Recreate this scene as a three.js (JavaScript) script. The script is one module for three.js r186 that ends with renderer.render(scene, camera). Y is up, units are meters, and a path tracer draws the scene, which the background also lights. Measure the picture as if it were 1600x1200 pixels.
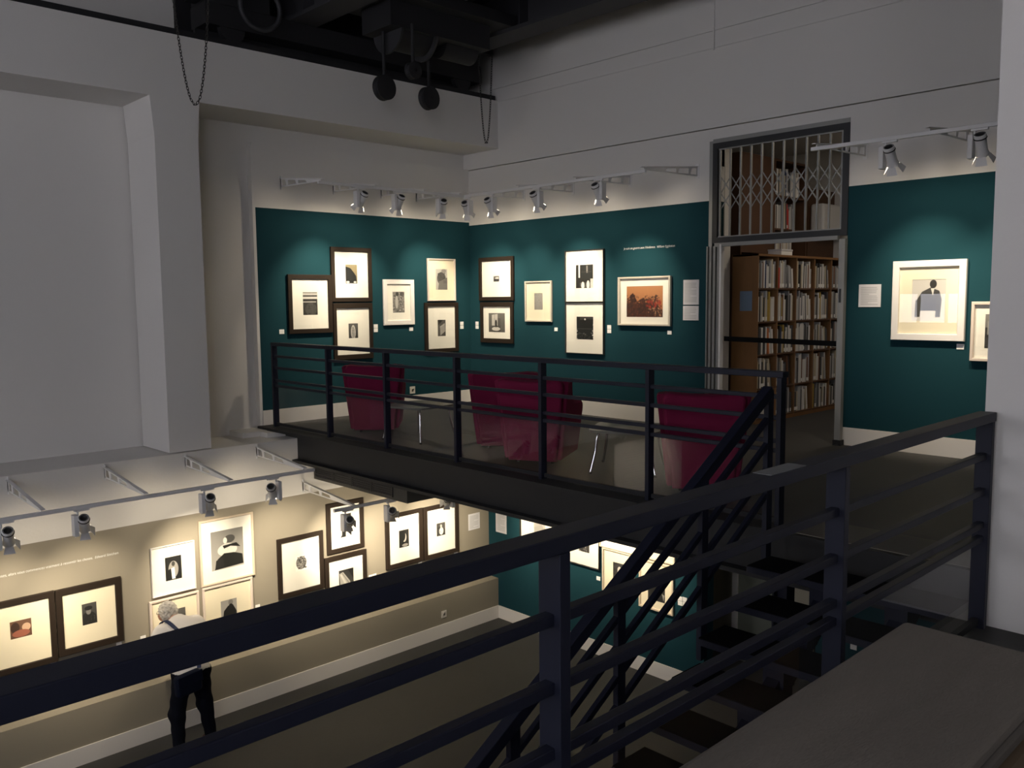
import * as THREE from 'three';
import { RoundedBoxGeometry } from 'three/addons/geometries/RoundedBoxGeometry.js';
import { TextGeometry } from 'three/addons/geometries/TextGeometry.js';
import { FontLoader } from 'three/addons/loaders/FontLoader.js';
import { mergeGeometries, mergeVertices } from 'three/addons/utils/BufferGeometryUtils.js';
import { RectAreaLightUniformsLib } from 'three/addons/lights/RectAreaLightUniformsLib.js';

// ------------------------------------------------------------------ camera, sky, daylight, exposure
const scene = new THREE.Scene();
const camera = new THREE.PerspectiveCamera(47.76, 4 / 3, 0.05, 200);
camera.position.set(0, 1.66, 0);
camera.rotation.set(-0.09634, -0.76454, -0.00954, 'YXZ');
const renderer = new THREE.WebGLRenderer({ antialias: true });
renderer.toneMapping = THREE.LinearToneMapping;
renderer.toneMappingExposure = 1.0;
renderer.shadowMap.enabled = true;
scene.background = new THREE.Color().setRGB(4.2, 4.2, 4.7);      // overcast sky outside the windows
RectAreaLightUniformsLib.init();
// the windows of the end wall: [centre z, centre y, width, height]
const WINDOWS = [[-5.9, 2.9, 2.6, 3.1], [-0.6, 2.9, 3.4, 3.1], [-9.25, 1.33, 2.2, 0.85]];
const END = -6.0, REAR_WINDOW = [-3.6, 2.9, 3.4, 3.1], REAR = 2.6;   // one more window in the rear wall: centre x, centre y, width, height
for (const [z, y, w, h] of WINDOWS) {
  const l = new THREE.RectAreaLight(new THREE.Color().setRGB(0.97, 0.95, 1.01), 1.85, w, h);
  l.position.set(END - 0.34, y, z); l.lookAt(END + 5, y, z); scene.add(l);
}

{
  const [x, y, w, h] = REAR_WINDOW, l = new THREE.RectAreaLight(new THREE.Color().setRGB(0.97, 0.95, 1.01), 1.85, w, h);
  l.position.set(x, y, REAR + 0.34); l.lookAt(x, y, REAR - 5); scene.add(l);
}

// ------------------------------------------------------------------ helpers
let seed = 20241;
const rnd = () => { seed = (seed * 1664525 + 1013904223) >>> 0; return seed / 4294967296; };
const rr = (a, b) => a + (b - a) * rnd();
const V = (x, y, z) => new THREE.Vector3(x, y, z);
const taken = {};
const numbered = n => { const k = taken[n] = (taken[n] ?? -1) + 1; return k ? `${n}_${String(k).padStart(3, '0')}` : n; };
function noiseTex(size, cells, seedN, lo = 0, hi = 255) {
  const d = new Uint8Array(size * size * 4); let s = seedN; const r = () => (s = (s * 16807) % 2147483647) / 2147483647;
  const grids = cells.map(c => ({ c, g: Array.from({ length: c * c }, r) }));
  for (let y = 0; y < size; y++) for (let x = 0; x < size; x++) {
    let v = 0, wsum = 0;
    grids.forEach(({ c, g }, k) => {
      const u = x / size * c, w = y / size * c, i = Math.floor(u), j = Math.floor(w), fu = u - i, fw = w - j, su = fu * fu * (3 - 2 * fu), sw = fw * fw * (3 - 2 * fw);
      const at = (a, b) => g[((b % c) * c) + (a % c)];
      const q = (at(i, j) * (1 - su) + at(i + 1, j) * su) * (1 - sw) + (at(i, j + 1) * (1 - su) + at(i + 1, j + 1) * su) * sw;
      const wt = 1 / (k + 1); v += q * wt; wsum += wt;
    });
    const o = (y * size + x) * 4, b = lo + (hi - lo) * v / wsum; d[o] = d[o + 1] = d[o + 2] = b; d[o + 3] = 255;
  }
  const t = new THREE.DataTexture(d, size, size); t.wrapS = t.wrapT = THREE.RepeatWrapping; t.magFilter = THREE.LinearFilter; t.minFilter = THREE.LinearMipmapLinearFilter; t.generateMipmaps = true; t.needsUpdate = true;
  return t;
}
const plasterBump = noiseTex(256, [8, 23, 64, 128], 77), carpetBump = noiseTex(256, [64, 128], 31), mottle = noiseTex(256, [5, 13, 37, 90], 99, 188, 255), streak = noiseTex(256, [3, 9, 60], 41, 170, 255);
const mat = (name, r, g, b, rough = 0.8, metal = 0, extra = {}) => { const m = new THREE.MeshPhysicalMaterial({ roughness: rough, metalness: metal, ...extra }); m.color.setRGB(r, g, b); m.name = name; return m; };
const tex = (t, r) => { const c = t.clone(); c.repeat.set(r, r); c.needsUpdate = true; return c; };
const pb = tex(plasterBump, 0.7);
const MAT = {
  white: mat('white plaster', 0.68, 0.66, 0.63, 0.9, 0, { bumpMap: pb, bumpScale: 0.002 }),
  teal: mat('teal wall paint', 0.0085, 0.042, 0.054, 0.9, 0, { specularIntensity: 0.25, bumpMap: pb, bumpScale: 0.001 }),
  beige: mat('taupe wall paint', 0.27, 0.242, 0.19, 0.9, 0, { specularIntensity: 0.3, bumpMap: pb, bumpScale: 0.001 }),
  skirting: mat('white skirting paint', 0.72, 0.69, 0.65, 0.6),
  floor: mat('grey floor', 0.043, 0.0425, 0.041, 0.62, 0, { map: tex(mottle, 0.35), bumpMap: tex(carpetBump, 1.5), bumpScale: 0.0008 }),
  slab: mat('dark slab soffit', 0.05, 0.05, 0.052, 0.9),
  steel: mat('dark blue black painted steel', 0.009, 0.011, 0.023, 0.5, 0, { specularIntensity: 0.6 }),
  fascia: mat('charcoal painted steel', 0.012, 0.0125, 0.0135, 0.7),
  tread: mat('black rubber tread', 0.004, 0.004, 0.0045, 1, 0, { specularIntensity: 0.2 }),
  black: mat('black iron', 0.011, 0.011, 0.013, 0.7),
  ceiling: mat('dark ceiling', 0.012, 0.012, 0.014, 0.95),
  girder: mat('grey black girder paint', 0.03, 0.03, 0.034, 0.6),
  chain: mat('old chain steel', 0.06, 0.055, 0.05, 0.5, 0.6),
  fitting: mat('white enamel fitting', 0.72, 0.71, 0.7, 0.45),
  fittingDark: mat('black fitting interior', 0.01, 0.01, 0.01, 0.6),
  darkwood: mat('dark brown frame wood', 0.02, 0.0135, 0.0095, 0.6, 0, { specularIntensity: 0.35 }),
  lightwood: mat('limed wood frame', 0.56, 0.47, 0.36, 0.5),
  palewood: mat('pale pinkish wood frame', 0.62, 0.53, 0.46, 0.5),
  silver: mat('silvered wood frame', 0.5, 0.46, 0.39, 0.4),
  whiteframe: mat('white lacquer frame', 0.74, 0.71, 0.68, 0.4),
  thinblack: mat('thin black frame', 0.02, 0.018, 0.016, 0.4),
  matboard: mat('ivory mat board', 0.8, 0.775, 0.69, 0.9),
  creamboard: mat('cream mat board', 0.76, 0.69, 0.52, 0.9),
  card: mat('white card', 0.8, 0.79, 0.77, 0.8),
  greycard: mat('pale grey text panel', 0.62, 0.61, 0.63, 0.8),
  vinyl: mat('white vinyl lettering', 0.72, 0.71, 0.68, 0.7),
  greyvinyl: mat('grey vinyl lettering', 0.12, 0.12, 0.12, 0.7),
  chair: mat('magenta wool upholstery', 0.16, 0.009, 0.042, 0.95, 0, { specularIntensity: 0.5, bumpMap: tex(carpetBump, 3), bumpScale: 0.001 }),
  chrome: mat('chromed steel', 0.62, 0.62, 0.62, 0.2, 1),
  tabletop: mat('grey laminate', 0.12, 0.12, 0.11, 0.35),
  oak: mat('oak veneer', 0.24, 0.115, 0.038, 0.55, 0, { map: tex(streak, 0.8) }),
  brownwood: mat('brown veneer', 0.10, 0.045, 0.02, 0.6, 0, { map: tex(streak, 0.8) }),
  galv: mat('galvanised steel', 0.3, 0.3, 0.285, 0.5, 0.4),
  gateframe: mat('charcoal gate frame', 0.02, 0.021, 0.023, 0.5),
  belt: mat('black webbing', 0.006, 0.006, 0.0065, 0.9, 0, { specularIntensity: 0.2 }),
  notice: mat('blue grey notice paper', 0.16, 0.22, 0.3, 0.8),
  bench: mat('grey brown felt', 0.21, 0.185, 0.155, 0.95, 0, { map: tex(mottle, 0.9), bumpMap: tex(carpetBump, 2.5), bumpScale: 0.0015 }),
  benchside: mat('tan bench side', 0.17, 0.12, 0.07, 0.85),
  outlet: mat('ivory plastic', 0.66, 0.63, 0.58, 0.4),
  skin: mat('skin', 0.5, 0.27, 0.18, 0.6),
  hair: mat('grey white hair', 0.62, 0.58, 0.52, 0.85, 0, { bumpMap: tex(carpetBump, 6), bumpScale: 0.006 }),
  shirt: mat('white cotton shirt', 0.74, 0.7, 0.66, 0.9),
  trousers: mat('dark navy trousers', 0.006, 0.007, 0.012, 1, 0, { specularIntensity: 0.2 }),
  strap: mat('navy webbing strap', 0.014, 0.024, 0.07, 0.8),
  bag: mat('dark navy bag cloth', 0.006, 0.009, 0.022, 0.9, 0, { specularIntensity: 0.3 }),
  shoe: mat('brown leather', 0.07, 0.028, 0.012, 0.5),
  beigeroom: mat('sand paint', 0.42, 0.38, 0.29, 0.85),
  greenpanel: mat('grey green panel', 0.2, 0.21, 0.165, 0.6),
};
const glass = new THREE.MeshPhysicalMaterial({ transmission: 1, thickness: 0, roughness: 0, ior: 1.5 }); glass.name = 'clear glass';
const lampGlow = new THREE.MeshStandardMaterial({ color: 0xffffff, emissive: 0xffe0ae, emissiveIntensity: 12 }); lampGlow.name = 'lamp lens';
const panelGlow = new THREE.MeshStandardMaterial({ color: 0xffffff, emissive: 0xfff2dd, emissiveIntensity: 1.2 }); panelGlow.name = 'lamp diffuser';

// a box from its two corners, uv in metres
function bx(x0, y0, z0, x1, y1, z1) {
  const w = x1 - x0, h = y1 - y0, d = z1 - z0, g = new THREE.BoxGeometry(w, h, d), uv = g.attributes.uv, dims = [[d, h], [d, h], [w, d], [w, d], [w, h], [w, h]];
  for (let i = 0; i < 24; i++) { const [a, b] = dims[i >> 2]; uv.setXY(i, uv.getX(i) * a + x0 + z0, uv.getY(i) * b + y0); }
  return g.translate((x0 + x1) / 2, (y0 + y1) / 2, (z0 + z1) / 2);
}
function rb(x0, y0, z0, x1, y1, z1, r = 0.004, seg = 1) { return new RoundedBoxGeometry(x1 - x0, y1 - y0, z1 - z0, seg, r).translate((x0 + x1) / 2, (y0 + y1) / 2, (z0 + z1) / 2); }
const flat = gs => gs.map(g => { const q = g.index ? g.toNonIndexed() : g; for (const k of Object.keys(q.attributes)) if (!['position', 'normal', 'uv'].includes(k)) q.deleteAttribute(k); return q; });
const join = gs => Array.isArray(gs) ? (gs.length === 1 ? gs[0] : mergeGeometries(flat(gs))) : gs;
function part(name, gs, m, parent) {
  const o = new THREE.Mesh(join(gs), m); o.name = name; o.castShadow = o.receiveShadow = true; parent.add(o); return o;
}
function thing(name, label, category, group, p = [0, 0, 0], turn = 0) {
  const o = new THREE.Group(); o.name = numbered(name); o.position.set(...p); o.rotation.y = turn; o.userData = { label, category }; if (group) o.userData.group = group; scene.add(o); return o;
}
function solo(name, gs, m, label, category, group) {
  const o = new THREE.Mesh(join(gs), m); o.name = numbered(name); o.castShadow = o.receiveShadow = true; o.userData = { label, category }; if (group) o.userData.group = group; scene.add(o); return o;
}
function struct(name, gs, m, label, category) {
  const o = new THREE.Mesh(join(gs), m); o.name = numbered(name); o.castShadow = o.receiveShadow = true; o.userData = { kind: 'structure', label, category }; scene.add(o); return o;
}
// a bar of w x h section between two points (h stays as upright as it can)
function bar(a, b, w, h, r = 0) {
  const d = b.clone().sub(a), L = d.length(), g = r ? new RoundedBoxGeometry(w, h, L, 1, r) : new THREE.BoxGeometry(w, h, L);
  const m = new THREE.Matrix4().lookAt(b, a, Math.abs(d.y) / L > 0.98 ? V(1, 0, 0) : V(0, 1, 0)); m.setPosition(a.clone().add(b).multiplyScalar(0.5));
  return g.applyMatrix4(m);
}
function rod(a, b, r0, r1 = r0, seg = 10) {
  const d = b.clone().sub(a), g = new THREE.CylinderGeometry(r1, r0, d.length(), seg);
  return g.applyQuaternion(new THREE.Quaternion().setFromUnitVectors(V(0, 1, 0), d.clone().normalize())).translate((a.x + b.x) / 2, (a.y + b.y) / 2, (a.z + b.z) / 2);
}
const tube = (pts, r, n = 20, seg = 8) => new THREE.TubeGeometry(new THREE.CatmullRomCurve3(pts), n, r, seg);
function extrude(pts, depth, bevel = 0, holes = []) {
  const s = new THREE.Shape(pts.map(([x, y]) => new THREE.Vector2(x, y)));
  for (const h of holes) s.holes.push(new THREE.Path(h.map(([x, y]) => new THREE.Vector2(x, y))));
  return new THREE.ExtrudeGeometry(s, { depth, bevelEnabled: bevel > 0, bevelSize: bevel, bevelThickness: bevel, bevelSegments: 1, curveSegments: 6 });
}
const rect = (w, h, cx = 0, cy = 0) => [[cx - w / 2, cy - h / 2], [cx + w / 2, cy - h / 2], [cx + w / 2, cy + h / 2], [cx - w / 2, cy + h / 2]];

// ------------------------------------------------------------------ the building
const XB = 9.4, ZA = -10.77, LOW = -3.34, ZL = -10.0, XL = 9.05, BACK = REAR, TOP = 7.3, ZBAY = -10.87;
struct('floor', bx(END - 0.3, LOW - 0.3, -11.2, 13.2, LOW, BACK), MAT.floor, 'dark grey floor of the lower gallery', 'floor');
struct('floor', [bx(5.755, -0.37, -10.77, 14.3, 0, -1.5), bx(5.755, -0.37, -1.5, 14.3, 0, BACK)], MAT.floor, 'dark grey floor of the upper gallery', 'floor');
struct('floor', bx(END, -0.35, -1.56, 5.755, 0, BACK), MAT.floor, 'dark floor of the landing in front of the near railing', 'floor');
struct('ceiling', bx(END - 0.3, TOP, -11.4, 14.3, TOP + 0.3, BACK + 0.3), MAT.ceiling, 'dark roof above the crane', 'ceiling');
function windowUnit(name, label, w, h, place) {       // built facing +x at the origin, then placed
  const o = thing(name, label, 'window'); o.userData.kind = 'structure';
  const gs = [], nx = Math.round(w / 0.85), ny = Math.max(1, Math.round(h / 0.75)), t = 0.03;
  for (let i = 0; i <= nx; i++) { const c = -w / 2 + w * i / nx; gs.push(bx(-0.2, -h / 2, Math.max(c - t, -w / 2), -0.12, h / 2, Math.min(c + t, w / 2))); }
  for (let j = 0; j <= ny; j++) { const c = -h / 2 + h * j / ny; gs.push(bx(-0.2, Math.max(c - t, -h / 2), -w / 2, -0.12, Math.min(c + t, h / 2), w / 2)); }
  part('window_frame', gs, MAT.gateframe, o);
  for (let i = 0; i < nx; i++) for (let j = 0; j < ny; j++) part('pane', new THREE.PlaneGeometry(w / nx - 0.06, h / ny - 0.06).rotateY(Math.PI / 2).translate(-0.16, -h / 2 + h * (j + 0.5) / ny, -w / 2 + w * (i + 0.5) / nx), glass, o);
  place(o);
}
{
  const [x, y, w, h] = REAR_WINDOW, x0 = END - 0.3, x1 = 14.3;
  struct('wall_rear', [bx(x0, LOW, BACK, x - w / 2, TOP, BACK + 0.3), bx(x + w / 2, LOW, BACK, x1, TOP, BACK + 0.3), bx(x - w / 2, LOW, BACK, x + w / 2, y - h / 2, BACK + 0.3), bx(x - w / 2, y + h / 2, BACK, x + w / 2, TOP, BACK + 0.3)], MAT.white, 'white wall behind the landing', 'wall');
  windowUnit('window_4', 'steel framed window in the wall behind the landing', w, h, o => { o.position.set(x, y, BACK); o.rotation.y = Math.PI / 2; });
}
// end wall with its window openings
{
  const ys = [...new Set([LOW - 0.3, TOP, ...WINDOWS.flatMap(([, y, , h]) => [y - h / 2, y + h / 2])])].sort((a, b) => a - b);
  const gs = [];
  for (let i = 0; i + 1 < ys.length; i++) {
    let z = -11.4; const yc = (ys[i] + ys[i + 1]) / 2;
    for (const [wz, wy, w, h] of WINDOWS.filter(([, wy, , h]) => Math.abs(yc - wy) < h / 2).sort((a, b) => a[0] - b[0])) { gs.push(bx(END - 0.3, ys[i], z, END, ys[i + 1], wz - w / 2)); z = wz + w / 2; }
    gs.push(bx(END - 0.3, ys[i], z, END, ys[i + 1], BACK + 0.3));
  }
  struct('wall_end', gs, MAT.white, 'white end wall with the windows', 'wall');
  WINDOWS.forEach(([z, y, w, h], n) => {
    windowUnit(`window_${n + 1}`, ['steel framed window midway along the end wall', 'steel framed window beside the landing', 'low steel framed window near the taupe wall'][n], w, h, o => o.position.set(END, y, z));
  });
}
// wall A: bays behind a concrete beam and pilaster, white
struct('wall_left', bx(END - 0.3, LOW - 0.3, -11.4, 9.9, TOP, ZBAY), MAT.white, 'white bay wall behind the concrete beam', 'wall');
struct('wall_beam', bx(END, 4.0, ZBAY, XB, 4.72, -10.04), MAT.white, 'white concrete beam running under the crane rail', 'beam');
for (const [c, i] of [[4.31, 0], [-1.6, 1]]) {
  const h = 0.255, k = 0.29;
  const g = extrude([[c - h, -0.09], [c + h, -0.09], [c + h, 3.56], [c + k, 4.0], [c - k, 4.0], [c - h, 3.56]], 0.8).translate(0, 0, -10.04 - 0.8);
  struct('wall_pilaster', g, MAT.white, i ? 'white pilaster near the end wall' : 'white haunched pilaster carrying the beam', 'pilaster');
}
// lining of the upper gallery on wall A
struct('wall_left_lining', [bx(5.62, 0, ZBAY, XB, 0.2, ZA - 0.004), bx(5.62, 2.92, ZBAY, XB, 3.76, ZA)], MAT.white, 'white upper part of the gallery lining beside the pilaster', 'wall');
struct('wall_left_teal', bx(5.64, 0.2, ZBAY, XB, 2.92, ZA), MAT.teal, 'dark teal wall panel left of the corner', 'wall');
struct('wall_left_edge', bx(5.60, 0, ZBAY, 5.64, 3.74, ZA + 0.004), MAT.white, 'white edge board of the teal panel', 'trim');
struct('baseboard_left', bx(5.64, 0, ZA - 0.01, XB, 0.2, ZA + 0.014), MAT.skirting, 'white baseboard under the left teal wall', 'baseboard');
// lower lining, ledge, dado
struct('wall_lower_left_white', [bx(END, -0.85, ZBAY, 5.75, -0.1, ZL), bx(5.75, -0.85, ZBAY, XL + 0.4, -0.372, ZL)], MAT.white, 'white band and ledge above the taupe wall', 'wall');
struct('wall_lower_left', bx(END, LOW, ZBAY, XL + 0.4, -0.85, ZL), MAT.beige, 'taupe wall of the lower gallery', 'wall');
struct('wall_lower_dado', bx(END, LOW, ZL, XL, -2.70, -9.79), MAT.beige, 'low taupe ledge under the pictures', 'wall');
struct('baseboard_lower_left', bx(END, LOW, -9.80, XL, LOW + 0.2, -9.775), MAT.skirting, 'white baseboard of the taupe ledge', 'baseboard');
struct('wall_ledge_block', [bx(5.2, -0.1, ZBAY, 5.55, -0.03, -10.5), bx(5.45, -0.43, -10.85, 5.755, -0.036, -10.3)], MAT.white, 'white stepped block where the balcony meets the wall', 'wall');
// wall B: teal with a doorway, white above
const D0 = -6.16, D1 = -4.42, DT = 3.56;
struct('wall_right_teal', [bx(XB, 0.2, -11.1, XB + 0.25, 2.87, D0), bx(XB, 0.2, D1, XB + 0.25, 2.87, BACK)], MAT.teal, 'dark teal wall with the library doorway', 'wall');
struct('wall_right', [bx(XB, 2.87, -11.1, XB + 0.25, 3.74, D0), bx(XB, 2.87, D1, XB + 0.25, 3.74, BACK), bx(XB, DT, D0, XB + 0.25, 3.74, D1), bx(XB, 0, -11.1, XB + 0.25, 0.2, D0), bx(XB, 0, D1, XB + 0.25, 0.2, BACK)], MAT.white, 'white band above the teal wall', 'wall');
struct('wall_right_upper', [bx(XB - 0.02, 3.75, -11.1, XB + 0.25, 4.7, BACK), bx(XB - 0.016, 4.704, -11.1, XB + 0.25, 4.908, BACK), bx(XB - 0.02, 4.912, -11.1, XB + 0.25, TOP, BACK)], MAT.white, 'white upper wall under the crane', 'wall');
struct('trim_1', [bx(XB - 0.035, 4.68, -6.17, XB - 0.018, TOP, -6.15)], MAT.white, 'thin vertical cable cover on the upper wall', 'trim');
struct('baseboard_right', [bx(XB - 0.014, 0, ZA, XB + 0.01, 0.2, D0 - 0.05), bx(XB - 0.014, 0, D1 + 0.03, XB + 0.01, 0.2, BACK)], MAT.skirting, 'white baseboard under the teal doorway wall', 'baseboard');
// lower wall B
const O0 = -5.98, O1 = -4.5;
struct('wall_lower_right', [bx(XL, LOW, -11.1, XL + 0.2, -0.372, O0), bx(XL, LOW, O1, XL + 0.2, -0.372, BACK), bx(XL, -1.1, O0, XL + 0.2, -0.372, O1)], MAT.teal, 'teal wall of the lower gallery', 'wall');
struct('baseboard_lower_right', [bx(XL - 0.016, LOW, -9.79, XL + 0.01, LOW + 0.2, O0), bx(XL - 0.016, LOW, O1, XL + 0.01, LOW + 0.2, BACK)], MAT.skirting, 'white baseboard of the lower teal wall', 'baseboard');
// the room behind the lower opening
struct('wall_store', [bx(XL + 0.2, LOW, -8.2, 13.2, -0.372, -8.0), bx(13.0, LOW, -8.0, 13.2, -0.372, -1.6), bx(XL + 0.2, LOW, -1.8, 13.2, -0.372, -1.6)], MAT.beigeroom, 'sand coloured walls of the room behind the lower opening', 'wall');
{
  const o = thing('door_2', 'grey green door in a white frame seen under the stair', 'door'); o.userData.kind = 'structure';
  part('door_leaf', bx(10.28, LOW, -6.25, 10.33, -1.25, -5.72), MAT.greenpanel, o);
  part('door_frame', [bx(10.25, LOW, -6.33, 10.36, -1.2, -6.25), bx(10.25, LOW, -5.72, 10.36, -1.2, -5.6), bx(10.25, -1.25, -6.33, 10.36, -1.15, -5.6)], MAT.skirting, o);
  part('panel_wall', bx(10.36, LOW, -8.0, 10.42, -0.372, -5.2), MAT.beigeroom, o);
}
// pillar at the right
struct('wall_pillar', bx(4.66, 0, -1.46, 5.3, TOP, BACK), MAT.white, 'white pillar wall at the end of the near railing', 'pillar');
// balcony edge beam
struct('trim_2', [bx(5.55, -0.035, -10.76, 5.754, 0, -1.6), bx(5.71, -0.37, -10.3, 5.754, -0.035, -1.6), bx(5.62, -0.405, -9.99, 5.754, -0.37, -1.6)], MAT.fascia, 'charcoal steel edge beam of the balcony', 'beam');
struct('ceiling_lower', bx(5.755, -0.40, -10.0, XL, -0.37, BACK), MAT.slab, 'dark soffit under the balcony', 'ceiling');
struct('trim_6', bx(5.6, 0.0, -3.0, 6.06, 0.006, -1.6), mat('worn grey threshold mat', 0.15, 0.138, 0.115, 0.9, 0, { bumpMap: carpetBump, bumpScale: 0.001 }), 'lighter grey threshold strip at the stair head', 'mat');
// landing edge
struct('trim_3', bx(END, -0.40, -1.60, 5.6, 0.0, -1.56), MAT.fascia, 'dark edge plate of the landing', 'trim');
struct('wall_under_landing', bx(END, LOW, BACK - 0.4, XL, -0.4, BACK - 0.3), MAT.white, 'white wall under the landing', 'wall');

// air duct under the balcony
{
  const o = thing('air_duct', 'dark grey air duct box with louvred grilles under the balcony', 'duct');
  part('duct_body', rb(5.93, -0.67, -9.99, 6.75, -0.40, -7.95, 0.006), mat('grey brown duct paint', 0.05, 0.048, 0.042, 0.7), o);
  for (let k = 0; k < 4; k++) {
    const a = -9.93 + k * 0.43, gl = part('grille', [bx(5.915, -0.635, a, 5.93, -0.62, a + 0.42), bx(5.915, -0.44, a, 5.93, -0.425, a + 0.42), bx(5.915, -0.62, a, 5.93, -0.44, a + 0.015), bx(5.915, -0.62, a + 0.405, 5.93, -0.44, a + 0.42), bx(5.926, -0.62, a + 0.015, 5.93, -0.44, a + 0.405)], MAT.gateframe, o);
    for (let j = 0; j < 7; j++) part('louvre', bar(V(5.92, -0.607 + j * 0.026, a + 0.012), V(5.92, -0.607 + j * 0.026, a + 0.408), 0.005, 0.014), MAT.black, gl);
  }
}

// ------------------------------------------------------------------ railings
function railing(o, at, posts, levels, H, opts) {
  // at(s, y, n): point along the railing s, height y, offset n; posts: s of each post
  const dir = opts.dir, P = (s, y, n = 0) => dir === 'x' ? V(s, y, at + n) : V(at + n, y, s);
  const s0 = posts[0], s1 = posts[posts.length - 1];
  const box = (a, b, y0, y1, w, r) => dir === 'x' ? rb(a, y0, at - w / 2, b, y1, at + w / 2, r) : rb(at - w / 2, y0, a, at + w / 2, y1, b, r);
  part('handrail', box(s0 - 0.02, s1 + 0.03, H - 0.045, H, 0.08, 0.004), MAT.steel, o);
  for (const p of posts) part('post', [box(p - 0.019, p + 0.019, opts.foot ?? -0.3, H - 0.045, 0.075, 0.003)], MAT.steel, o);
  for (const y of levels) part('rail', box(s0, s1, y - 0.016, y + 0.016, 0.034, 0.004), MAT.steel, o);
  for (let i = 0; i + 1 < posts.length; i++) {
    const a = posts[i] + 0.03, b = posts[i + 1] - 0.03, yt = levels[levels.length - 1] - 0.02;
    const g = new THREE.PlaneGeometry(b - a, yt - 0.05); if (dir === 'z') g.rotateY(-Math.PI / 2);
    g.translate(...P((a + b) / 2, (yt + 0.05) / 2, 0).toArray()); const gl = part('glass_panel', g, glass, o);
    part('panel_clip', [box(a, b, 0.02, 0.055, 0.03, 0.002)], MAT.black, gl);
  }
}
{
  const o = thing('balcony_railing', 'black steel balcony railing with glass panels before the teal walls', 'railing');
  railing(o, 5.72, [-10.55, -9.21, -8.01, -6.78, -5.56, -4.33, -3.15], [0.945, 0.79, 0.62, 0.55], 1.13, { dir: 'z', foot: -0.03 });
}
{
  const o = thing('landing_railing', 'large black steel railing crossing the foreground up to the pillar', 'railing');
  railing(o, -1.44, [-1.52, 0.0, 1.52, 3.04, 4.61], [0.875, 0.70, 0.53, 0.46], 1.09, { dir: 'x', foot: -0.35 });
}

// ------------------------------------------------------------------ stair
const SX = 5.495, RUN = 0.29, RISE = 0.1758, N = 18, Zf = -3.1, Zn = -1.68;
const slope = x => (x - SX) * RISE / RUN;
{
  const o = thing('staircase', 'open black steel staircase descending between the balcony and the landing', 'stairs');
  for (let k = 1; k <= N; k++) {
    const x = SX - k * RUN, y = -k * RISE;                       // x is the front edge
    const t = part('tread', rb(x, y - 0.04, Zf, x + 0.31, y, Zn, 0.004), MAT.tread, o);
    part('nosing', rb(x - 0.006, y - 0.05, Zf, x, y - 0.006, Zn, 0.002), MAT.steel, t);
    for (const z of [-2.62, -2.12]) part('tread_support', bx(x + 0.1, y - 0.22, z - 0.07, x + 0.24, y - 0.04, z + 0.07), MAT.steel, t);
  }
  const b0 = SX - 18.6 * RUN;
  for (const z of [-2.62, -2.12]) part('stringer', bar(V(b0, slope(b0) - 0.25, z), V(SX + 0.1, -0.26, z), 0.09, 0.16, 0.004), MAT.steel, o);
}
{
  const o = thing('stair_railing', 'sloping black stair railing of parallel bars running down from the balcony', 'railing');
  const a = 5.5, b = 0.6, z = Zf - 0.024, H = 1.01;
  part('handrail', bar(V(b, slope(b) + H, z), V(a, slope(a) + H, z), 0.07, 0.075, 0.006), MAT.steel, o);
  for (const h of [0.82, 0.64, 0.46, 0.28]) part('bar', bar(V(b, slope(b) + h, z), V(a, slope(a) + h, z), 0.034, 0.04, 0.004), MAT.steel, o);
  for (const x of [5.5, 4.7, 3.85, 2.98, 2.12, 1.2]) part('post', rb(x - 0.036, slope(x) - 0.22, z - 0.019, x + 0.036, slope(x) + H, z + 0.019, 0.003), MAT.steel, o);
}
for (const [x, z, l] of [[5.9, -3.2, 'blue black steel column standing under the stair head'], [5.9, -8.9, 'blue black steel column under the balcony']].slice(0, 1)) {
  solo('steel_column', [bx(x - 0.09, LOW, z - 0.09, x + 0.09, LOW + 0.02, z + 0.09), bx(x - 0.06, LOW + 0.02, z - 0.06, x + 0.06, -0.40, z - 0.045), bx(x - 0.06, LOW + 0.02, z + 0.045, x + 0.06, -0.40, z + 0.06), bx(x - 0.008, LOW + 0.02, z - 0.045, x + 0.008, -0.40, z + 0.045)], MAT.steel, l, 'column');
}

// ------------------------------------------------------------------ bench in the near corner
{
  const o = thing('bench', 'long grey brown felt topped bench in the near right corner', 'bench', undefined, [0, 0, 0]);
  part('bench_top', rb(0.7, 0.36, -1.27, 3.25, 0.45, -0.72, 0.03, 3), MAT.bench, o);
  part('bench_body', bx(0.75, 0.0, -1.22, 3.2, 0.36, -0.70), MAT.benchside, o);
  part('seam_strip', rb(0.7, 0.40, -0.722, 3.25, 0.43, -0.70, 0.006), MAT.bench, o);
}

{
  const p = solo('label_strip', rb(2.5, 1.09, -1.474, 2.73, 1.0925, -1.406, 0.001), mat('grey plastic strip', 0.16, 0.165, 0.17, 0.5), 'pale grey plastic strip lying on the foreground handrail', 'strip');
}
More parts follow.
